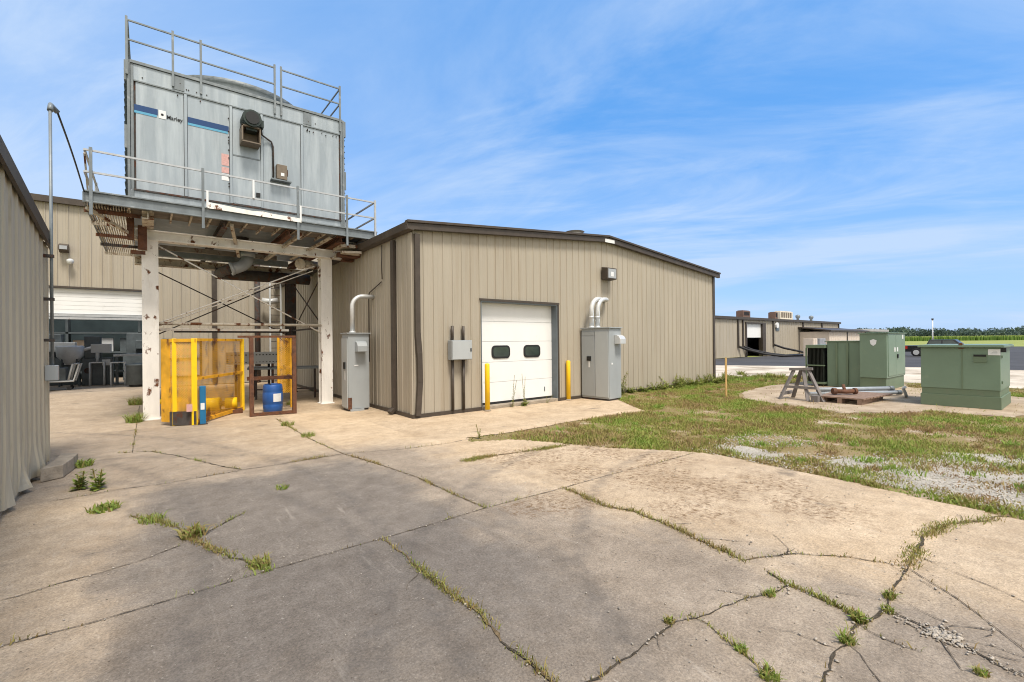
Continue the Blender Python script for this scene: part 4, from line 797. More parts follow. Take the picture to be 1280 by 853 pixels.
fb.lathe((2, 15.2, TZ1+.12), [(.2, 0), (.2, .16), (.1, .2)], 14); fb.build('fan_blades', GALVD, ct)
# top guard rail
gr_ = MB(); zz2 = (8.76, 8.34); yF, yB_ = TY0-.035, TY1-.1
for z in zz2:
    gr_.beam((TX0+.0, yF, z), (2.57, yF, z), .032, .032).beam((2.72, yF, z), (4.21, yF, z), .032, .032).beam((4.21, yF, z), (4.21, yB_, z), .03, .03).beam((TX0+.02, yF, z), (TX0+.02, yB_, z), .03, .03).beam((TX0+.02, yB_, z), (4.21, yB_, z), .03, .03)
gr_.build('guard_rail', GALVD, ct)
for x, y in ((TX0+.0, yF), (.47, yF), (1.0, yF), (2.57, yF), (2.72, yF), (4.21, yF), (4.21, 15.2), (4.21, yB_), (TX0+.02, 15.2), (TX0+.02, yB_), (1.6, yB_)):
    MB().box((x-.022, y-.02, 7.58), (x+.022, y+.02, 8.84)).build('guard_post', GALVD, ct)
# stripe, emblem and lettering
yS = TY0+.008
for xa, xb in ((TX0+.12, .19), (.74, 1.555)):
    MB().box((xa, yS, 6.855), (xb, yS-.004, 6.985)).build('stripe', STRIPE, ct); MB().box((xa, yS, 6.80), (xb-.02, yS-.004, 6.852)).build('stripe', STRIPE2, ct)
em = MB().box((.205, yS, 6.80), (.335, yS-.004, 6.985)).build('emblem', LABEL, ct); MB().prism(rrect(.27, 6.89, .05, .05, .02), (0, yS-.0045, 0), (1, 0, 0), (0, 0, 1), (0, -.003, 0)).build('emblem_dot', BLACK, em)
fc = bpy.data.curves.new('lettering', 'FONT'); fc.body = 'Marley'; fc.size = .19; fc.extrude = .003; fc.offset = .002; fo_ = bpy.data.objects.new('lettering_source', fc); COL.objects.link(fo_)
dg = bpy.context.evaluated_depsgraph_get(); dg.update(); me = bpy.data.meshes.new_from_object(fo_.evaluated_get(dg)); bpy.data.objects.remove(fo_)
wdt = max(v_.co.x for v_ in me.vertices); sx_ = .30/wdt
o_ = parent_loc(ct); me.transform(Matrix.Translation((.345-o_.x, yS-.006-o_.y, 6.825-o_.z)) @ Matrix.Rotation(math.pi/2, 4, 'X') @ Matrix.Diagonal((sx_, sx_*1.1, 1, 1))); me.materials.clear(); me.materials.append(BLACK)
lo = bpy.data.objects.new('lettering', me); COL.objects.link(lo); lo.parent = ct
for (xa, xb, za, zb, m) in ((1.40, 1.555, 6.02, 6.30, REDLAB), (1.40, 1.555, 5.84, 5.98, REDLAB), (1.40, 1.555, 5.66, 5.82, LABEL), (1.98, 2.10, 5.66, 5.80, REDLAB), (1.95, 2.15, 6.16, 6.22, REDLAB), (1.98, 2.12, 5.58, 5.66, LABEL), (.30, .42, 4.74, 4.84, LABEL)):
    MB().box((xa, TY0+.010, za), (xb, TY0+.0065, zb)).build('warning_label', m, ct)
ad = MB().box((1.632, TY0-.006, TZ0+.54), (2.238, TY0+.010, 6.30)).build('access_door', GALV, ct, bevel=.005)
MB().box((1.632, TY0-.012, 6.30), (2.238, TY0+.012, 6.335)).build('door_head', GALVD, ct)
MB().box((2.06, TY0-.05, 5.36), (2.09, TY0-.007, 5.52)).box((2.13, TY0-.045, 5.38), (2.22, TY0-.007, 5.48)).build('latch', BLACK, ad)
MB().box((1.662, TY0-.0075, TZ0+.56), (1.70, TY0-.006, 5.1)).build('hinge', GALVD, ad)
mt = MB(); mt.tube([(2.0, TY0-.42, 7.16), (2.0, TY0+.01, 7.16)], .20, 20)
for k in range(7): mt.tube([(2.0, TY0-.36+k*.05, 7.16), (2.0, TY0-.345+k*.05, 7.16)], .215, 20)
mt.box((1.88, TY0-.3, 6.9), (2.12, TY0-.05, 7.0)).box((2.17, TY0-.28, 7.05), (2.27, TY0-.1, 7.22))
mo = mt.build('fan_motor', DGREEN, ct); MB().tube([(2.0, TY0-.445, 7.16), (2.0, TY0-.421, 7.16)], .15, 18).build('motor_cap', BLACK, mo)
bg = MB(); bg.prism([(1.80, 6.62), (2.14, 6.62), (2.20, 6.98), (1.84, 6.98)], (0, TY0-.02, 0), (1, 0, 0), (0, 0, 1), (0, -.02, 0)); bg.box((1.78, TY0-.36, 6.60), (1.81, TY0+.01, 6.98)).box((2.16, TY0-.36, 6.60), (2.19, TY0+.01, 6.98)).box((1.78, TY0-.36, 6.955), (2.19, TY0+.0, 6.985)).box((1.78, TY0-.36, 6.58), (2.19, TY0+.0, 6.61))
bg.build('belt_guard', MBROWN, ct)
MB().tube([(2.22, TY0-.16, 7.1), (2.26, TY0-.1, 6.93), (2.40, TY0-.04, 6.88), (2.48, TY0-.035, 6.84), (2.52, TY0-.035, 6.72), (2.52, TY0-.035, 5.95)], .022, 8).build('motor_conduit', DKSTEEL, ct, smooth=True)
sb = MB().box((2.58, TY0-.16, 5.90), (2.82, TY0-.0, 6.27)).build('disconnect_box', MBROWN, ct, bevel=.008)
MB().box((2.67, TY0-.166, 5.98), (2.75, TY0-.161, 6.06)).build('box_label', LABEL, sb); MB().box((2.821, TY0-.12, 6.02), (2.845, TY0-.06, 6.18)).build('lever', DKSTEEL, sb)
MB().box((2.45, TY0-.18, 5.85), (2.92, TY0-.0, 5.88)).build('box_shelf', GALVD, ct)
dp = MB(); dp.tube([(2.0, 14.4, 4.6), (2.0, 14.4, 4.22)], .17, 16).tube([(2.0, 14.4, 4.36), (2.0, 14.4, 4.42)], .26, 18)
dp.build('sump_outlet', DKSTEEL, ct)
MB().tube([(2.15, 14.4, 4.1), (2.12, 14.4, 3.95), (2.0, 14.35, 3.82), (1.84, 14.3, 3.74), (1.75, 14.3, 3.72)], .15, 16).tube([(2.15, 14.4, 4.22), (2.15, 14.4, 4.08)], .18, 16).tube([(1.78, 14.3, 3.73), (1.72, 14.3, 3.71)], .18, 16).build('drain_elbow', PIPEM, ct, smooth=True)
MB().tube([(1.6, 16.6, 3.86), (4.1, 16.6, 3.86), (4.3, 16.6, 3.86)], .17, 14).tube([(1.78, 14.3, 3.74), (1.7, 15.4, 3.8), (1.7, 16.6, 3.86)], .14, 12).build('return_pipe', DKSTEEL, ct, smooth=True)
MB().tube([(3.4, 13.9, 3.95), (4.1, 14.6, 4.05)], .12, 12).tube([(3.4, 13.9, 3.95), (3.34, 13.84, 3.94)], .15, 12).build('overflow_pipe', RUSTW, ct, smooth=True)

# ------------------------------------------------------------------ things under the platform
def wiremesh(o, ux, L, z0, z1, pitch=.026, w=.0165):
    """expanded-metal sheet: two sets of slanted wires"""
    b = MB(); o, ux = Vector(o), Vector(ux).normalized(); H = z1-z0; nn = ux.cross(Vector((0, 0, 1)))
    for sgn in (1, -1):
        k = -H
        while k < L:
            a0, a1 = (k, k+H) if sgn > 0 else (k+H, k)
            pts = []
            t0, t1 = 0., 1.
            d = a1-a0
            lo_, hi = sorted(((0-a0)/d, (L-a0)/d)); t0, t1 = max(0, lo_), min(1, hi)
            if t1 > t0+.01:
                p, q = o+ux*(a0+d*t0)+Vector((0, 0, z0+H*t0)), o+ux*(a0+d*t1)+Vector((0, 0, z0+H*t1)); r = (q-p).normalized().cross(nn)*w/2
                b.add([p-r+nn*.002*sgn, p+r+nn*.002*sgn, q+r+nn*.002*sgn, q-r+nn*.002*sgn], [(0, 1, 2, 3)])
            k += pitch*1.9
    return b
cg = thing('guard_panel', (.75, 11.76, 0), 'yellow posted guard with orange mesh under the platform behind the left column', 'machine guard')
A0, A1, C1 = Vector((.34, 11.98, 0)), Vector((.78, 11.74, 0)), Vector((1.86, 13.5, 0)); A00 = Vector((.20, 12.22, 0))
for p, w, m in ((A0+Vector((.07, -.03, 0)), .075, YEL), (A1-Vector((.04, -.02, 0)), .10, YEL), (C1, .09, YEL)):
    MB().box((p.x-w/2, p.y-.03, .01), (p.x+w/2, p.y+.03, 1.83)).build('post', m, cg, bevel=.004)
MB().beam(A0+Vector((0, 0, .95)), A00+Vector((0, 0, .95)), .02, 1.74).build('side_sheet', ORM, cg)
MB().beam(A0+Vector((0, 0, 1.79)), A1+Vector((0, 0, 1.79)), .05, .07).beam(A1+Vector((0, 0, 1.80)), C1+Vector((0, 0, 1.80)), .05, .06).build('top_rail', ORM, cg)
MB().beam(A1+Vector((0, 0, .98)), C1+Vector((0, 0, .98)), .05, .06).beam(A1+Vector((0, 0, .07)), C1+Vector((0, 0, .07)), .05, .08).build('rail', ORM, cg)
MB().beam(A0+Vector((0, 0, .16)), A1+Vector((0, 0, .16)), .07, .28).build('kick_plate', DKSTEEL, cg)
for (p, q, za, zb) in ((A0, A1, .3, 1.76), (A1, C1, 1.0, 1.78), (A1, C1, .1, .95)):
    wiremesh(p, q-p, (q-p).length, za, zb, w=.0165 if za == .3 else .0115).build('mesh_infill', ORM, cg, fix=False)
MB().box((.60, 11.70, .30), (.70, 11.715, .46)).build('label_plate', REDLAB, cg)
rf = thing('steel_doorway', (2.3, 12.15, 0), 'open rust-brown steel frame standing around the blue drum', 'frame')
for x, y in ((1.87, 12.2), (2.76, 12.06)): MB().beam((x, y, .004), (x, y, 1.84), .085, .085).build('post', RUSTY, rf)
MB().beam((1.87, 12.2, .05), (2.76, 12.06, .05), .06, .07).beam((1.6, 12.24, 1.87), (2.80, 12.06, 1.87), .08, .05).beam((1.87, 12.85, .85), (2.9, 12.7, .85), .05, .09).build('rail', RUSTY, rf)
MB().beam((2.76, 12.06, 1.87), (2.95, 13.4, 1.87), .05, .05).beam((1.87, 12.2, 1.87), (2.0, 13.4, 1.87), .05, .05).beam((2.9, 13.3, .85), (2.76, 12.1, .85), .05, .07).build('side_rail', RUSTY, rf)
wiremesh((2.68, 13.3, 0), (1, -.05, 0), .32, .4, 1.85).build('mesh_infill', ORM, rf, fix=False)
for x in (2.66, 2.97): MB().beam((x, 13.3, .004), (x, 13.3, 1.87), .05, .05).build('back_post', ORM, rf)
dr = thing('drum', (2.42, 12.75, 0), 'blue plastic drum with white label inside the rusty frame', 'drum')
MB().lathe((2.42, 12.75, .006), [(.19, 0), (.215, .03), (.225, .18), (.218, .2), (.228, .22), (.232, .35), (.228, .48), (.218, .5), (.225, .52), (.215, .66), (.19, .69), (.19, .675), (.05, .675)], 28).build('body', BLUE, dr, smooth=True)
for a in (-70,):
    lab = MB(); n = 8
    for k in range(n):
        t0, t1 = math.radians(-98+k*6), math.radians(-92+k*6); r = .236
        lab.add([(2.42+r*math.cos(t0), 12.75+r*math.sin(t0), .27), (2.42+r*math.cos(t1), 12.75+r*math.sin(t1), .27), (2.42+r*math.cos(t1), 12.75+r*math.sin(t1), .47), (2.42+r*math.cos(t0), 12.75+r*math.sin(t0), .47)], [(0, 1, 2, 3)])
    lab.build('label_plate', LABEL, dr)
MB().tube([(2.34, 12.68, .68), (2.34, 12.68, .715)], .03, 10).build('bung', BLACK, dr)
bt = thing('blue_post', (.88, 11.78, 0), 'short teal blue post with white sticker against the yellow guard', 'post')
MB().box((.83, 11.72, .006), (.94, 11.82, .82)).build('post_body', BLUE2, bt, bevel=.012); MB().box((.845, 11.714, .32), (.915, 11.719, .46)).build('sticker', LABEL, bt)
MB().box((.80, 11.69, .004), (.97, 11.85, .02)).build('foot_plate', DKSTEEL, bt)
pm = thing('pump', (1.3, 13.0, 0), 'yellow pump with round housings on the ground behind the mesh guard', 'pump')
MB().tube([(1.05, 13.3, .25), (1.35, 13.2, .25)], .16, 14).tube([(1.45, 13.2, .26), (1.7, 13.15, .26)], .13, 14).build('housing', YEL, pm, smooth=True)
MB().tube([(1.35, 13.2, .25), (1.45, 13.2, .26)], .06, 10).build('shaft', DKSTEEL, pm); MB().box((.95, 13.0, .006), (1.8, 13.4, .1)).build('skid', RUSTY, pm)
yp = thing('yellow_barrier', (.3, 14.2, 0), 'low yellow barrier rail on the ground behind the left white column', 'barrier')
MB().tube([(-.05, 14.4, .28), (.6, 14.0, .34)], .06, 10).build('rail', YEL, yp, smooth=True)
for p in ((.0, 14.37), (.52, 14.05)): MB().box((p[0]-.04, p[1]-.04, .004), (p[0]+.04, p[1]+.04, .3)).build('foot', YEL, yp)
cvr = thing('conveyor', (2.4, 15.6, 0), 'grey conveyor with perforated side plate behind the guard', 'conveyor')
sp_ = MB().box((1.80, 15.5, 1.10), (3.15, 15.54, 1.45)).box((1.80, 16.1, 1.10), (3.15, 16.14, 1.45)); sp_.build('side_plate', CABG, cvr, bevel=.004)
MB().box((1.82, 15.55, 1.18), (3.13, 16.09, 1.25)).build('belt', RUBBER, cvr)
hl = MB()
for k in range(14): hl.box((1.86+k*.09, 15.494, 1.36), (1.90+k*.09, 15.499, 1.39)); hl.box((1.86+k*.09, 15.494, 1.15), (1.90+k*.09, 15.499, 1.17))
hl.build('side_holes', BLACK, cvr)
for x in (2.05, 2.95):
    for y in (15.55, 16.1): MB().box((x-.03, y-.03, 0), (x+.03, y+.03, 1.1)).build('leg', DKSTEEL, cvr)
tb = thing('work_table', (3.5, 16.2, 0), 'long grey work table under the platform beside the side wall', 'table')
MB().prism([(2.3, 15.75), (4.2, 14.95), (4.35, 15.7), (2.5, 16.9)], (0, 0, .92), (1, 0, 0), (0, 1, 0), (0, 0, .06)).build('table_top', GALVD, tb, bevel=.005)
for x, y in ((2.55, 15.85), (4.08, 15.2), (4.2, 15.65), (2.65, 16.7)): MB().beam((x, y, 0), (x, y, .92), .05, .05).build('leg', DKSTEEL, tb)
MB().beam((2.55, 15.85, .3), (4.08, 15.2, .3), .04, .04).build('stretcher', DKSTEEL, tb)
ld = thing('fixed_ladder', (4.27, 22.8, 0), 'pale steel ladder fixed upright against the rear wall near the side wall', 'ladder')
lx = 4.02
for x in (lx, lx+.42): MB().beam((x, 21.6, .006), (x, 21.6, 5.2), .06, .06).build('stile', MACHL, ld)
for k in range(17): MB().tube([(lx, 21.6, .4+k*.28), (lx+.42, 21.6, .4+k*.28)], .014, 6).build('rung', DKSTEEL, ld)
vp = thing('wall_pipe', (3.8, 22.8, 0), 'dark vertical pipe with pale elbow on the rear wall beside the ladder', 'pipe')
MB().tube([(3.75, 22.8, .01), (3.75, 22.8, 5.6)], .11, 12).build('riser', DKSTEEL, vp, smooth=True); MB().tube([(3.9, 22.6, 3.6), (4.2, 22.5, 3.55), (4.5, 22.5, 3.62)], .13, 12).build('elbow', ALU, vp, smooth=True)

# ------------------------------------------------------------------ transformers and things on the pad
z0 = .004
t2 = thing('pad_transformer', (16.4, 2.05, z0), 'square green transformer cabinet at the right with a lid and label', 'transformer', 'green transformers on the concrete pad')
MB().box((15.42, 1.36, z0), (17.3, 2.78, .29)).build('base', TGREEND, t2, bevel=.006)
MB().box((15.445, 1.385, .292), (17.28, 2.755, .44)).build('lower_band', TGREEND, t2, bevel=.006)
MB().box((15.43, 1.37, .442), (17.29, 2.77, 1.45)).build('body', TGREEN, t2, bevel=.012)
MB().box((15.36, 1.30, 1.45), (17.34, 2.82, 1.495)).box((15.38, 1.32, 1.495), (17.32, 2.80, 1.515)).build('lid', TGREEN, t2, bevel=.01)
MB().box((15.421, 2.00, .45), (15.429, 2.025, 1.44)).build('door_seam', TGREEND, t2)
MB().box((15.412, 1.59, 1.10), (15.429, 1.82, 1.29)).build('handle_recess', TGREEND, t2); MB().box((15.405, 1.60, 1.235), (15.4115, 1.81, 1.28)).build('handle', BLACK, t2)
lbp = MB().box((15.424, 1.37, 1.27), (15.4295, 1.57, 1.41)).build('label_plate', LABEL, t2)
ly = MB()
for k in range(3): ly.box((15.4235, 1.42, 1.30+k*.03), (15.422, 1.53-.02*k, 1.306+k*.03))
ly.build('label_lines', CABG, lbp)
MB().box((15.40, 1.98, 1.42), (15.43, 2.07, 1.53)).box((15.37, 2.0, 1.50), (15.45, 2.05, 1.56)).build('hasp', RUSTY, t2)
MB().box((15.6, 1.352, .6), (15.7, 1.368, .66)).build('hinge', TGREEND, t2); MB().box((15.6, 1.352, 1.2), (15.7, 1.368, 1.26)).build('hinge', TGREEND, t2)
MB().box((15.42, 1.28, 1.34), (15.52, 1.36, 1.44)).build('lid_hinge', BLACK, t2)
t1 = thing('pad_transformer', (20, 5, z0), 'taller green transformer with ribbed tank and dark radiator behind the sawhorse', 'transformer', 'green transformers on the concrete pad')
MB().box((18.5, 4.14, .40), (20.75, 4.86, 1.84)).build('cabinet', TGREEN, t1, bevel=.012)
MB().box((18.53, 4.17, z0), (20.72, 4.86, .395)).build('base', TGREEND, t1, bevel=.006)
MB().box((18.46, 4.10, 1.84), (20.80, 4.90, 1.87)).build('lid', TGREEN, t1, bevel=.006)
for xa, xb in ((18.62, 19.50), (19.52, 20.70)):
    dd = MB().box((xa, 4.126, .46), (xb, 4.139, 1.80)).build('door', TGREEN, t1, bevel=.004)
    if xa > 19: MB().box((xa+.12, 4.10, 1.02), (xa+.24, 4.1255, 1.15)).build('handle', BLACK, dd)
for k, (xa, za) in enumerate(((19.62, 1.24), (19.3, 1.24), (20.3, 1.66))): MB().box((xa, 4.118, za), (xa+.13, 4.1255, za+.14)).build('sticker', LABEL, t1)
MB().prism([(0, .16), (.09, .2), (.18, .16), (.16, .04), (.09, -.02), (.02, .04)], (18.497, 4.58, 1.46), (0, -1, 0), (0, 0, 1), (-.004, 0, 0)).build('shield_sticker', LABEL, t1)
MB().box((18.9, 4.86, z0), (20.6, 5.92, 1.58)).build('tank', TGREEN, t1, bevel=.02)
for y in (5.30, 5.62): MB().box((18.84, y-.025, .1), (18.899, y+.025, 1.52)).build('stiffener', TGREEND, t1)
MB().box((18.86, 4.9, 1.58), (20.66, 5.98, 1.61)).build('tank_lid', TGREEND, t1)
rd_ = MB()
for k in range(12): rd_.box((18.75, 6.0+k*.042, .16), (20.2, 6.012+k*.042, 1.40))
rd_.build('radiator_fins', FINS, t1)
MB().box((18.68, 5.93, 1.36), (20.22, 6.52, 1.47)).box((18.68, 5.93, .72), (18.74, 6.52, .76)).box((18.68, 5.93, .08), (20.22, 6.52, .15)).box((18.68, 6.49, .15), (18.76, 6.53, 1.36)).build('radiator_frame', TGREEND, t1)
sh = thing('sawhorse', (14.4, 5.1, z0), 'grey timber sawhorse on the concrete pad in front of the green transformers', 'sawhorse')
P1, P2 = Vector((14.28, 5.33, .84)), Vector((14.34, 4.90, .86)); axd = (P2-P1).normalized()
MB().beam(P1-axd*.06, P2+axd*.06, .13, .07).build('top_beam', WOODG, sh)
for a, foot in ((P1+axd*.04, (13.92, 5.52, z0)), (P1+axd*.22, (14.62, 5.44, z0)), (P2-axd*.04, (14.10, 4.50, z0)), (P2-axd*.16, (14.0, 4.84, z0))):
    MB().beam(a-Vector((0, 0, .03)), foot, .085, .05).build('leg', WOODG, sh)
MB().beam((13.98, 5.50, .16), (14.66, 5.49, .16), .05, .09).beam((14.06, 5.42, .36), (14.08, 4.66, .36), .05, .07).build('brace', WOODG, sh)
MB().box((13.9, 4.58, z0), (14.08, 4.74, .17)).build('foot_block', WOODG, sh)
tp = thing('timber_platform', (14.8, 4.2, z0), 'low red brown timber pallet on the pad beside the sawhorse', 'pallet')
pk = MB()
for k in range(9):
    a = 14.1+k*.21; pk.prism([(a, 3.62-.02*k+.01), (a+.195, 3.62-.02*k), (a+.195, 4.62+.02*k), (a, 4.6+.02*k)], (0, 0, z0+.13), (1, 0, 0), (0, 1, 0), (0, 0, .035))
pk.build('deck_boards', REDW, tp)
for y in (3.72, 4.15, 4.55): MB().box((14.1, y-.05, z0), (15.98, y+.05, z0+.13)).build('bearer', REDW, tp)
rv = thing('rusty_valve', (14.8, 4.2, .2), 'rusty pipe fitting lying on the red brown timber pallet', 'pipe fitting')
MB().tube([(14.55, 4.38, .27), (14.75, 4.18, .26), (14.95, 4.05, .27)], .06, 10).tube([(14.72, 4.2, .26), (14.78, 4.26, .44)], .04, 8).build('body', RUSTY, rv, smooth=True); MB().tube([(14.5, 4.42, .27), (14.56, 4.36, .27)], .09, 10).build('flange', RUSTY, rv); MB().tube([(14.93, 4.06, .27), (14.98, 4.02, .27)], .085, 10).build('flange', RUSTY, rv)
for k, (a, b_, r, lab_) in enumerate((((15.0, 5.15, .10), (17.25, 3.55, .10), .055, 'long grey pipe lying nearest the timber pallet on the pad'), ((15.9, 5.25, .09), (17.9, 3.85, .09), .05, 'grey pipe lying behind the nearest pipe on the pad'), ((15.2, 5.0, .22), (17.3, 3.75, .20), .06, 'grey pipe resting across the top of the other loose pipes'))):
    t = thing('steel_pipe', ((a[0]+b_[0])/2, (a[1]+b_[1])/2, z0), lab_, 'pipe', 'loose grey pipes on the pad')
    MB().tube([a, b_], r, 12, caps=True).build('tube', PIPEM, t, smooth=True); d_ = (Vector(b_)-Vector(a)).normalized(); MB().tube([Vector(b_)-d_*.12, Vector(b_)+d_*.002], r*1.25, 12).build('collar', GALVD, t, smooth=True)
tag(MB().tube([(16.9, 3.35, .03), (16.75, 3.34, .12), (16.55, 3.35, .28), (16.5, 3.3, .33)], .04, 8).build('bent_pipe_stub', MACHL, None, smooth=True), 'short pale bent pipe stub between the two green transformers', 'pipe')
tag(MB().prism([(0, 0), (.05, 0), (.05, 1.15), (.025, 1.19), (0, 1.15)], (13.25, 6.73, -.01), (.8, -.6, 0), (0, 0, 1), (.018, .024, 0)).build('wooden_stake', WOODY, None), 'thin yellow wooden stake standing in the lawn before the pad', 'stake')

# ------------------------------------------------------------------ far building
FY = 20.6
fb_ = thing('far_building', (48, FY, 0), 'long low tan building with brown downspouts beyond the main building', 'building')
FX0, FX1, FZ = 30., 70., 3.62
mb = MB(); cladding(mb, (FX0, FY, 0), (1, 0, 0), (0, -1, 0), FX1-FX0, lambda u: FZ, [(44.6-FX0, 47.9-FX0, .03, 3.2)], pitch=.6, depth=.03); mb.build('front_wall', CLAD, fb_, fix=False)
MB().box((FX0, FY+6, 0), (FX1, FY+16, FZ)).box((FX1-.2, FY+.05, 0), (FX1, FY+6, FZ)).box((FX0, FY+.05, 0), (FX0+.2, FY+6, FZ)).build('outer_wall', CLAD, fb_)
MB().box((FX0-.3, FY-.2, FZ-.08), (FX1+.3, FY+.0, FZ+.16)).build('fascia', BROWN, fb_)
mb = MB(); mb.add([(FX0-.3, FY-.15, FZ+.16), (FX1+.3, FY-.15, FZ+.16), (FX1+.3, FY+16, FZ+.6), (FX0-.3, FY+16, FZ+.6)], [(0, 1, 2, 3)]); mb.build('roof', ROOFM, fb_)
MB().box((44.6, FY+.1, 1.85), (47.9, FY+.16, 3.2)).build('roll_up_door', WHITE, fb_)
MB().box((44.4, FY-.1, 0), (44.6, FY+.3, 3.3)).box((44.6, FY-.1, 3.2), (47.9, FY+.3, 3.32)).box((47.9, FY-.1, 0), (48.6, FY+.3, 3.3)).build('door_frame', BROWN, fb_)
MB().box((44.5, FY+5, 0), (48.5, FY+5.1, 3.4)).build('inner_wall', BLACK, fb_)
MB().box((47.9, FY-.5, 0), (48.8, FY-.02, .4)).build('door_kerb', BLOCKM, fb_)
for x in (42.9, 43.85, 50.4, 58.2, 64.0, 69.8): MB().box((x-.09, FY-.13, .9 if x < 51 else 2.6), (x+.09, FY-.035, FZ-.08)).build('downspout', BROWN, fb_)
MB().box((51.0, FY-.06, 2.55), (51.9, FY-.035, 3.4)).build('vent_panel', JAMB, fb_); MB().tube([(51.15, FY-.2, 3.1), (51.15, FY-.03, 3.1)], .3, 14).build('wall_fan', LABEL, fb_)
lean = MB(); lean.add([(56.8, FY-.03, 2.9), (70.2, FY-.03, 2.9), (70.2, FY-3.2, 2.45), (56.8, FY-3.2, 2.45), (56.8, FY-.03, 3.02), (70.2, FY-.03, 3.02), (70.2, FY-3.2, 2.6), (56.8, FY-3.2, 2.6)], [(0, 1, 2, 3), (7, 6, 5, 4), (0, 4, 5, 1), (1, 5, 6, 2), (2, 6, 7, 3), (3, 7, 4, 0)]); lean.build('porch_roof', BROWN, fb_)
mb = MB(); cladding(mb, (57.2, FY-2.9, 0), (1, 0, 0), (0, -1, 0), 12.6, lambda u: 2.44, pitch=.6, depth=.03); mb.box((57.2, FY-2.88, 0), (57.3, FY-.05, 2.44)); mb.build('porch_wall', TANDOOR, fb_, fix=False)
for x in (62.8, 69.6): MB().box((x-.07, FY-3.0, 0), (x+.07, FY-2.94, 2.44)).build('porch_downspout', BROWN, fb_)
MB().box((70.2, FY-2.5, 2.55), (82, FY+6, 2.85)).box((71, FY-2.3, 0), (71.2, FY-2.1, 2.55)).box((81, FY-2.3, 0), (81.2, FY-2.1, 2.55)).build('canopy', ROOFM, fb_)
for (xa, w, m, lab_) in ((47.6, 1.0, TANDOOR, 'pale tan steel locker standing before the far building'), (49.2, 1.5, TIN, 'grey tin locker standing before the far building')):
    t = thing('steel_locker', (xa, FY-4.4, 0), lab_, 'locker'); MB().box((xa, FY-4.6, .05), (xa+w, FY-3.8, 1.70)).build('body', m, t, bevel=.02)
    for k in range(2): MB().box((xa+.04+k*w/2, FY-4.63, .1), (xa+w/2-.03+k*w/2, FY-4.602, 1.65)).build('door', m, t)
for (xa, xb, za, m, lab_) in ((44.9, 46.4, .62, HVACB, 'small brown rooftop unit on the far building above its door'), (52.0, 52.7, .70, HVACB, 'brown rooftop unit beside the beige one on the far building'), (53.35, 56.6, .85, HVAC, 'beige rooftop air conditioner on the far building')):
    t = thing('rooftop_unit', (xa, FY+1, FZ+.16), lab_, 'rooftop unit'); MB().box((xa, FY+.4, FZ+.14), (xb, FY+1.1, FZ+.2+za)).build('casing', m, t, bevel=.04)
    gl = MB()
    for k in range(5): gl.box((xa+.2+k*(xb-xa-.4)/5, FY+.37, FZ+.4), (xa+.2+(k+.6)*(xb-xa-.4)/5, FY+.398, FZ+.1+za))
    gl.build('grille', MBROWN if m is HVAC else BLACK, t); MB().box((xa+.1, FY+.5, FZ+.2+za), (xb-.1, FY+1.0, FZ+.26+za)).build('top_cover', m, t)
for x in (60.2, 64.3):
    t = thing('roof_vent', (x, FY+1.2, FZ+.16), 'small turbine vent on the far roof %s' % ('left of the porch downspout' if x < 62 else 'above the lean-to'), 'vent')
    MB().lathe((x, FY+1.2, FZ+.12), [(.14, 0), (.14, .35), (.26, .5), (.24, .7), (.05, .8)], 12).build('turbine', GALVD, t, smooth=True); MB().lathe((x, FY+1.2, FZ+.1), [(.25, 0), (.15, .1)], 12).build('collar', GALVD, t)
FANS = None
for pts, lab_ in (([(43.0, FY-.1, 1.0), (43.6, FY-.6, .7), (44.8, FY-1.6, .3), (46.2, FY-2.6, .1), (50, FY-3.1, .1)], 'leftmost black drain pipe running out from the far building'), ([(43.95, FY-.1, 1.0), (44.7, FY-.6, .65), (46.2, FY-1.5, .3), (48, FY-2.2, .1), (56, FY-3.0, .1)], 'black drain pipe curving past the far roll-up door'), ([(50.5, FY-.1, 1.1), (51.3, FY-.7, .75), (53, FY-1.9, .3), (55, FY-2.8, .1), (58, FY-3.2, .1)], 'black drain pipe right of the far roll-up door'), ([(17.75, 9.6, .52), (18.3, 9.8, .42), (19.2, 10.5, .2), (20.4, 11.6, .09), (24, 13.4, .09)], 'black drain pipe curving from the right corner of the main building')):
    dense = []
    for a, b_ in zip(pts[:-1], pts[1:]):
        for k in range(6): dense.append(Vector(a).lerp(Vector(b_), k/6))
    dense.append(Vector(pts[-1])); r0 = .11 if pts[0][0] > 30 else .065
    tag(MB().tube(dense, [r0*(1.0 if k % 2 else .88) for k in range(len(dense))], 10).build('drain_pipe', BLACKPL, None, smooth=True), lab_, 'drain pipe', 'black corrugated drain pipes')
rt = thing('red_machine', (46.2, FY+1.6, 0), 'dark red cart seen inside the far roll-up door', 'machine')
MB().box((45.6, FY+1.2, .3), (47.2, FY+2.2, .9)).build('body', TAIL, rt, bevel=.05); MB().box((45.9, FY+1.4, .9), (46.5, FY+2, 1.7)).build('seat_back', MACH, rt, bevel=.05)
for x in (45.8, 47.0): MB().tube([(x, FY+1.1, .25), (x, FY+1.25, .25)], .25, 12).build('wheel', RUBBER, rt)

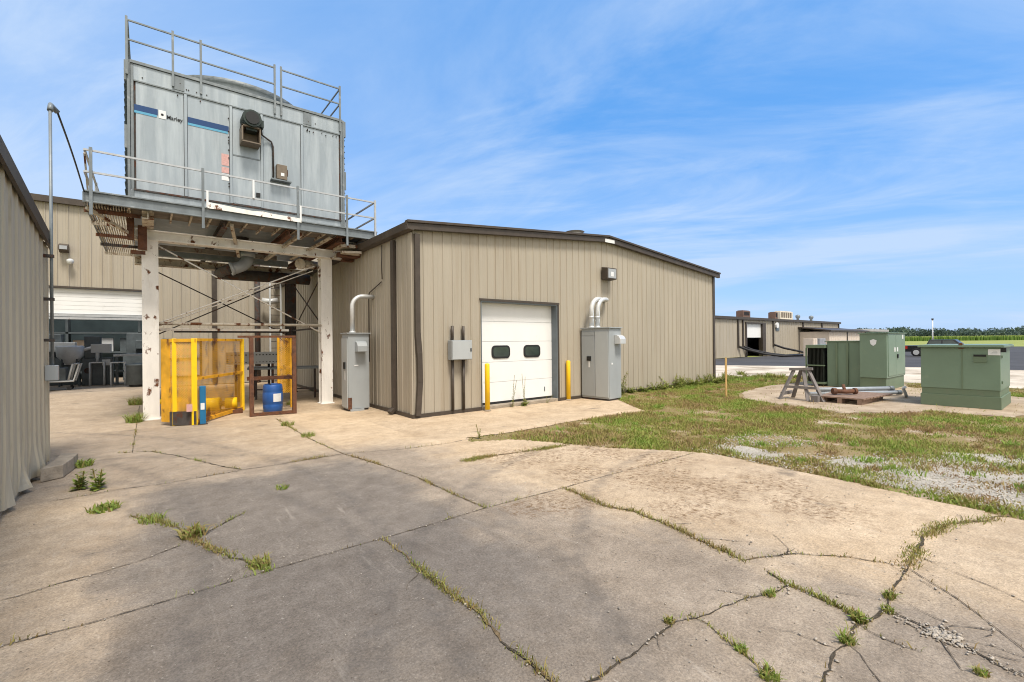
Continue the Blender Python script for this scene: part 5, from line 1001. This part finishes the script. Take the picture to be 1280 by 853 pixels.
# ------------------------------------------------------------------ pickup truck
pk_ = thing('pickup_truck', (54.9, 8.4, 0), 'dark pickup truck with silver cab parked on the asphalt behind the right transformer', 'truck')
TXa, TXb = 54.0, 55.75
body = MB(); body.prism([(10.95, .42), (10.95, .98), (9.35, 1.0), (7.0, 1.02), (5.7, .95), (5.55, .45)], (TXa, 0, 0), (0, 1, 0), (0, 0, 1), (TXb-TXa, 0, 0)); body.build('body', CARB, pk_, bevel=.06)
cab = MB(); cab.add([(TXa+.04, 9.35, 1.0), (TXa+.04, 7.0, 1.02), (TXa+.16, 7.5, 1.5), (TXa+.16, 9.15, 1.5), (TXb-.04, 9.35, 1.0), (TXb-.04, 7.0, 1.02), (TXb-.16, 7.5, 1.5), (TXb-.16, 9.15, 1.5)], [(0, 1, 2, 3), (7, 6, 5, 4), (0, 4, 5, 1), (1, 5, 6, 2), (2, 6, 7, 3), (3, 7, 4, 0)]); cab.build('cab', CARB, pk_, bevel=.05)
def side_window(y0, y1, y2, y3):
    return MB().add([(TXa+.048, y0, 1.06), (TXa+.048, y1, 1.06), (TXa+.145, y2, 1.42), (TXa+.145, y3, 1.42), (TXa+.02, y0, 1.06), (TXa+.02, y1, 1.06), (TXa+.12, y2, 1.42), (TXa+.12, y3, 1.42)], [(4, 5, 6, 7), (0, 1, 5, 4), (1, 2, 6, 5), (2, 3, 7, 6), (3, 0, 4, 7)])
side_window(9.2, 8.35, 8.35, 9.08).build('window', GLASS, pk_); side_window(8.25, 7.25, 7.62, 8.25).build('window', GLASS, pk_)
for x0 in (TXa-.02, TXb-.2):
    for y in (10.0, 6.6):
        tyre = MB().tube([(x0, y, .36), (x0+.22, y, .36)], .36, 22).build('tyre', RUBBER, pk_, bevel=.03)
        MB().tube([(x0-.015, y, .36), (x0+.235, y, .36)], .22, 18).build('rim', ALU, tyre, bevel=.01)
for x in (TXa+.08, TXb-.28): MB().box((x, 10.94, .66), (x+.2, 10.985, .94)).build('tail_light', TAIL, pk_)
MB().box((TXa+.0, 10.965, .40), (TXb, 11.06, .56)).build('bumper', ALU, pk_, bevel=.02)
MB().box((TXa-.004, 10.60, .66), (TXa+.02, 10.93, .93)).build('side_marker', TAIL, pk_)
lp = thing('light_pole', (60.5, 9.95, 0), 'slim pole with a small lamp head beyond the dark pickup truck', 'pole')
MB().tube([(60.5, 9.95, 0), (60.5, 9.95, 3.5)], [.06, .05], 10).build('pole', ALU, lp, smooth=True); MB().box((60.45, 9.87, 3.46), (60.55, 10.03, 3.56)).tube([(60.5, 9.95, 3.4), (60.5, 9.95, 3.5)], .08, 8).build('lamp_head', DKSTEEL, lp)

# ------------------------------------------------------------------ corn field and far wood
Fv, Rv = Vector((.619, .7854, 0)), Vector((.7854, -.619, 0))
Pc = []
nC = 26000
s_ = RNG.uniform(95, 420, nC); dpt = 217+RNG.gamma(1.2, 9, nC)
base = np.array(Fv)[None]*dpt[:, None]+np.array(Rv)[None]*s_[:, None]
hC = RNG.normal(1.95, .14, nC); tC = np.clip(RNG.normal(.45, .2, nC), 0, .72); tass = RNG.random(nC) < .35; hC[tass] += .16; tC[tass] = RNG.uniform(.85, 1, tass.sum())
ga = np.stack([base-np.array(Rv)*.22, base+np.array(Rv)*.22, base+np.array(Rv)*.12+np.stack([np.zeros(nC), np.zeros(nC), hC], 1), base-np.array(Rv)*.12+np.stack([np.zeros(nC), np.zeros(nC), hC], 1)], 1).reshape(-1, 3)
kk = np.arange(nC)[:, None]*4+np.arange(4)[None]
tt = np.repeat(tC, 4); tt2 = tt.reshape(-1, 4); tt2[tass, :2] = .3
tag(npmesh('corn_field', ga, kk, CORN, tt2.ravel()), 'band of tall green corn beyond the asphalt lot', 'corn field', kind='stuff')
VV, FF, TT = [], [], []
for k in range(420):
    s = random.uniform(120, 900); dd = random.uniform(430, 560); c = np.array(Fv)*dd+np.array(Rv)*s
    h = random.uniform(7, 11)+4.5*noise.noise(Vector((s*.012, 1, 2)))+(4.5 if s < 270 else 0)*random.random(); r = random.uniform(6, 11); n = 260
    u = RNG.normal(0, 1, (n, 3)); u /= np.linalg.norm(u, axis=1)[:, None]; rad = RNG.uniform(.6, 1.05, n)
    p = c+u*rad[:, None]*np.array([r, r, h*.5])+[0, 0, h*.5]
    sz = RNG.uniform(.5, 1.25, n); a = RNG.normal(0, 1, (n, 3)); a /= np.linalg.norm(a, axis=1)[:, None]; b_ = np.cross(a, RNG.normal(0, 1, (n, 3))); b_ /= np.linalg.norm(b_, axis=1)[:, None]
    q = np.stack([p-a*sz[:, None], p-b_*sz[:, None]*.7, p+a*sz[:, None], p+b_*sz[:, None]*.7], 1).reshape(-1, 3); q[:, 2] = np.maximum(q[:, 2], 0)
    FF.append(np.arange(n)[:, None]*4+np.arange(4)[None]+sum(len(x) for x in VV)); VV.append(q); TT.append(np.repeat(np.clip(RNG.normal(.45+random.uniform(-.25, .25), .25, n), 0, 1), 4))
tag(npmesh('far_wood', np.concatenate(VV), np.concatenate(FF), TREES, np.concatenate(TT)), 'dark line of trees along the horizon behind the corn', 'woods', kind='stuff')

# ------------------------------------------------------------------ single weeds
def weed(x, y, h, r, label, kind='tuft', dens=1., zb=.004, group=None):
    if kind == 'tuft':
        n = int(90*dens); rr = r*np.sqrt(RNG.random(n))*.6; an = RNG.uniform(0, 2*np.pi, n); P = np.stack([rr*np.cos(an), rr*np.sin(an), np.zeros(n)], 1)
        v, f, t = blades(P, RNG.uniform(.35, 1, n)*h, RNG.uniform(.005, .011, n)*(1+h*2)*random.choice((.8, 1, 1, 2.2)), RNG.uniform(.2, 1.2, n), np.clip(RNG.normal(random.choice((.38, .55, .62, .72)), .24, n), 0, 1))
        o = npmesh('weed_tuft', v, f, WEED, t); o.location = (x, y, zb); return tag(o, label, 'weed', group)
    # leafy stems
    VV, FF, TT = [], [], []; ns = max(2, int(4*dens)) if kind == 'leafy' else max(2, int(2*dens))
    for _ in range(ns):
        q0 = .03 if kind == 'spindly' else .2; bx0, by0 = random.gauss(0, r*q0), random.gauss(0, r*q0); lx_, ly_ = random.gauss(0, r*.55), random.gauss(0, r*.55); hs = h*random.uniform(.6, 1)
        nl = int(26*(1+h)); 
        for k in range(nl):
            t = (k+random.random())/nl; p = np.array([bx0+lx_*t, by0+ly_*t, hs*t]); L_ = (.075 if kind == 'leafy' else .035)*(1.15-.7*t)*random.uniform(.7, 1.3)*(1+.5*h); a = random.uniform(0, 2*math.pi); d = np.array([math.cos(a), math.sin(a), random.uniform(-.2, .7)]); sd_ = np.array([-math.sin(a), math.cos(a), 0])*L_*.28
            b0 = sum(len(q) for q in VV); VV.append(np.array([p, p+d*L_*.5+sd_, p+d*L_, p+d*L_*.5-sd_])); FF.append(np.array([[0, 1, 2, 3]])+b0); TT += [min(1, max(0, random.gauss(.68, .16)))]*4
        m_ = 6
        for k in range(m_):
            t0, t1 = k/m_, (k+1)/m_; p, q = np.array([bx0+lx_*t0, by0+ly_*t0, hs*t0]), np.array([bx0+lx_*t1, by0+ly_*t1, hs*t1]); w = .006
            for e in ((w, 0, 0), (0, w, 0)):
                e = np.array(e); b0 = sum(len(q_) for q_ in VV); VV.append(np.array([p-e, p+e, q+e, q-e])); FF.append(np.array([[0, 1, 2, 3]])+b0); TT += [.3]*4
    o = npmesh('weed_plant', np.concatenate(VV), np.concatenate(FF), WEED, TT); o.location = (x, y, zb); return tag(o, label, 'weed', group)
for a in [(-.80, 8.85, .14, .26, 'grass clump beside the concrete block at the left shed', 'tuft', 1.8), (-.38, 6.35, .09, .22, 'flat grass clump on the bare concrete left of the long weedy crack', 'tuft', 1.4),
          (-.63, 7.43, .24, .07, 'left one of two leafy weeds before the left shed', 'leafy', .8), (-.49, 7.31, .26, .08, 'right one of two leafy weeds before the left shed', 'leafy', .8),
          (1.2, 5.89, .09, .10, 'small lone weed on dark concrete between the curved joint and long joint', 'tuft', .7), (.66, 3.96, .10, .13, 'thick weed tuft where the weedy crack meets the long joint', 'tuft', 1.6),
          (.01, 5.64, .10, .18, 'spreading weed tuft at the far end of the weedy crack', 'tuft', 1.4), (.30, 4.95, .13, .15, 'tall weed tuft at the fork of the weedy crack', 'tuft', 1.5),
          (3.21, 1.35, .06, .06, 'weed tuft on the crack before the long mossy joint at right', 'tuft', .8), (2.44, 1.60, .05, .05, 'small weed tuft near the front of the forked crack', 'tuft', .6),
          (3.33, .89, .08, .06, 'bright weed tuft where the mossy joint meets the broken corner', 'tuft', .9), (3.04, .87, .08, .06, 'bright weed tuft at the top of the branching front crack', 'tuft', .9),
          (2.52, 1.21, .06, .05, 'weed tuft midway along the thin front crack', 'tuft', .6), (2.43, 1.03, .07, .08, 'wide weed tuft at the front end of the thin crack', 'tuft', .9),
          (3.78, .85, .07, .06, 'upper one of two weed tufts on the gritty crack', 'tuft', .8), (3.58, .81, .06, .06, 'lower one of two weed tufts on the gritty crack', 'tuft', .8),
          (3.27, .37, .05, .05, 'weed tuft near the lower right of the broken slab', 'tuft', .7), (2.26, 8.91, .12, .2, 'weed strip on the joint before the rusty frame', 'tuft', 1.6), (2.24, 10.4, .13, .2, 'weed clump on the joint nearest the rusty frame', 'tuft', 1.6),
          (-.26, 13.1, .32, .26, 'bushy weed at the foot of the left white column', 'tuft', 2.4), (-.30, 16.9, .34, .3, 'bushy weed behind the left white column near the rear door', 'tuft', 2.4), (.35, 15.6, .4, .3, 'green weed behind the yellow barrier rail', 'leafy', 1.6),
          (3.05, 13.9, .16, .18, 'low weed beside the foot of the right white column', 'tuft', 1), (4.55, 6.72, .26, .05, 'thin upright weed stem at the tip of the lawn', 'spindly', .6),
          (7.35, 9.32, .95, .22, 'left one of two spindly weeds before the overhead door', 'spindly', .9), (7.75, 9.34, .85, .24, 'right one of two spindly weeds before the overhead door', 'spindly', 1.2), (7.72, 9.3, .16, .14, 'small leafy weed on the overhead door sill', 'leafy', 1), (8.55, 9.33, .25, .12, 'low thin weed at the right end of the overhead door sill', 'spindly', .8)]:
    weed(*a)
for k, (x, h, r, d) in enumerate(((11.2, .85, .4, 2.4), (11.6, .5, .3, 1.6), (12.2, .26, .3, 2.2), (12.8, .22, .3, 2.2), (13.4, .30, .34, 2.6), (13.9, .28, .34, 2.6), (14.4, .56, .34, 2.2), (15.0, .50, .3, 2.2), (15.5, .34, .4, 3), (16.0, .34, .4, 3), (16.5, .40, .4, 3), (17.0, .44, .44, 3.2), (17.5, .36, .4, 3), (18.0, .42, .4, 3))):
    lab_ = ['tall arching weed right behind the two-door cabinet', 'low weed second from the cabinet along the front wall', 'lowest weed along the front wall'] 
    weed(x, 9.22+random.uniform(-.08, .06), h, r, lab_[0] if k == 0 else 'leafy green weed growing along the base of the front wall right of the cabinet', 'leafy', d, -.006, 'weeds along the front wall')
for k in range(22):
    x, y = random.uniform(18.8, 22.6), random.uniform(7.6, 10.6)
    weed(x, y, random.uniform(.18, .42), .22, 'rough green weed clump between the lawn and the pale lot', 'tuft', 1.1, -.006, 'weeds at the edge of the pale lot')
for k in range(14):
    x, y = random.uniform(17.6, 21), random.uniform(-1.0, 1.2)
    weed(x, y, random.uniform(.15, .35), .25, 'weed clump behind the right transformer at the edge of the lot', 'tuft', 1.1, -.006, 'weeds behind the right transformer')

# ------------------------------------------------------------------ to metres
for me in bpy.data.meshes: me.transform(Matrix.Scale(S, 4))
for o in scene.objects:
    if o.type in ('MESH', 'EMPTY'): o.location = o.location*S
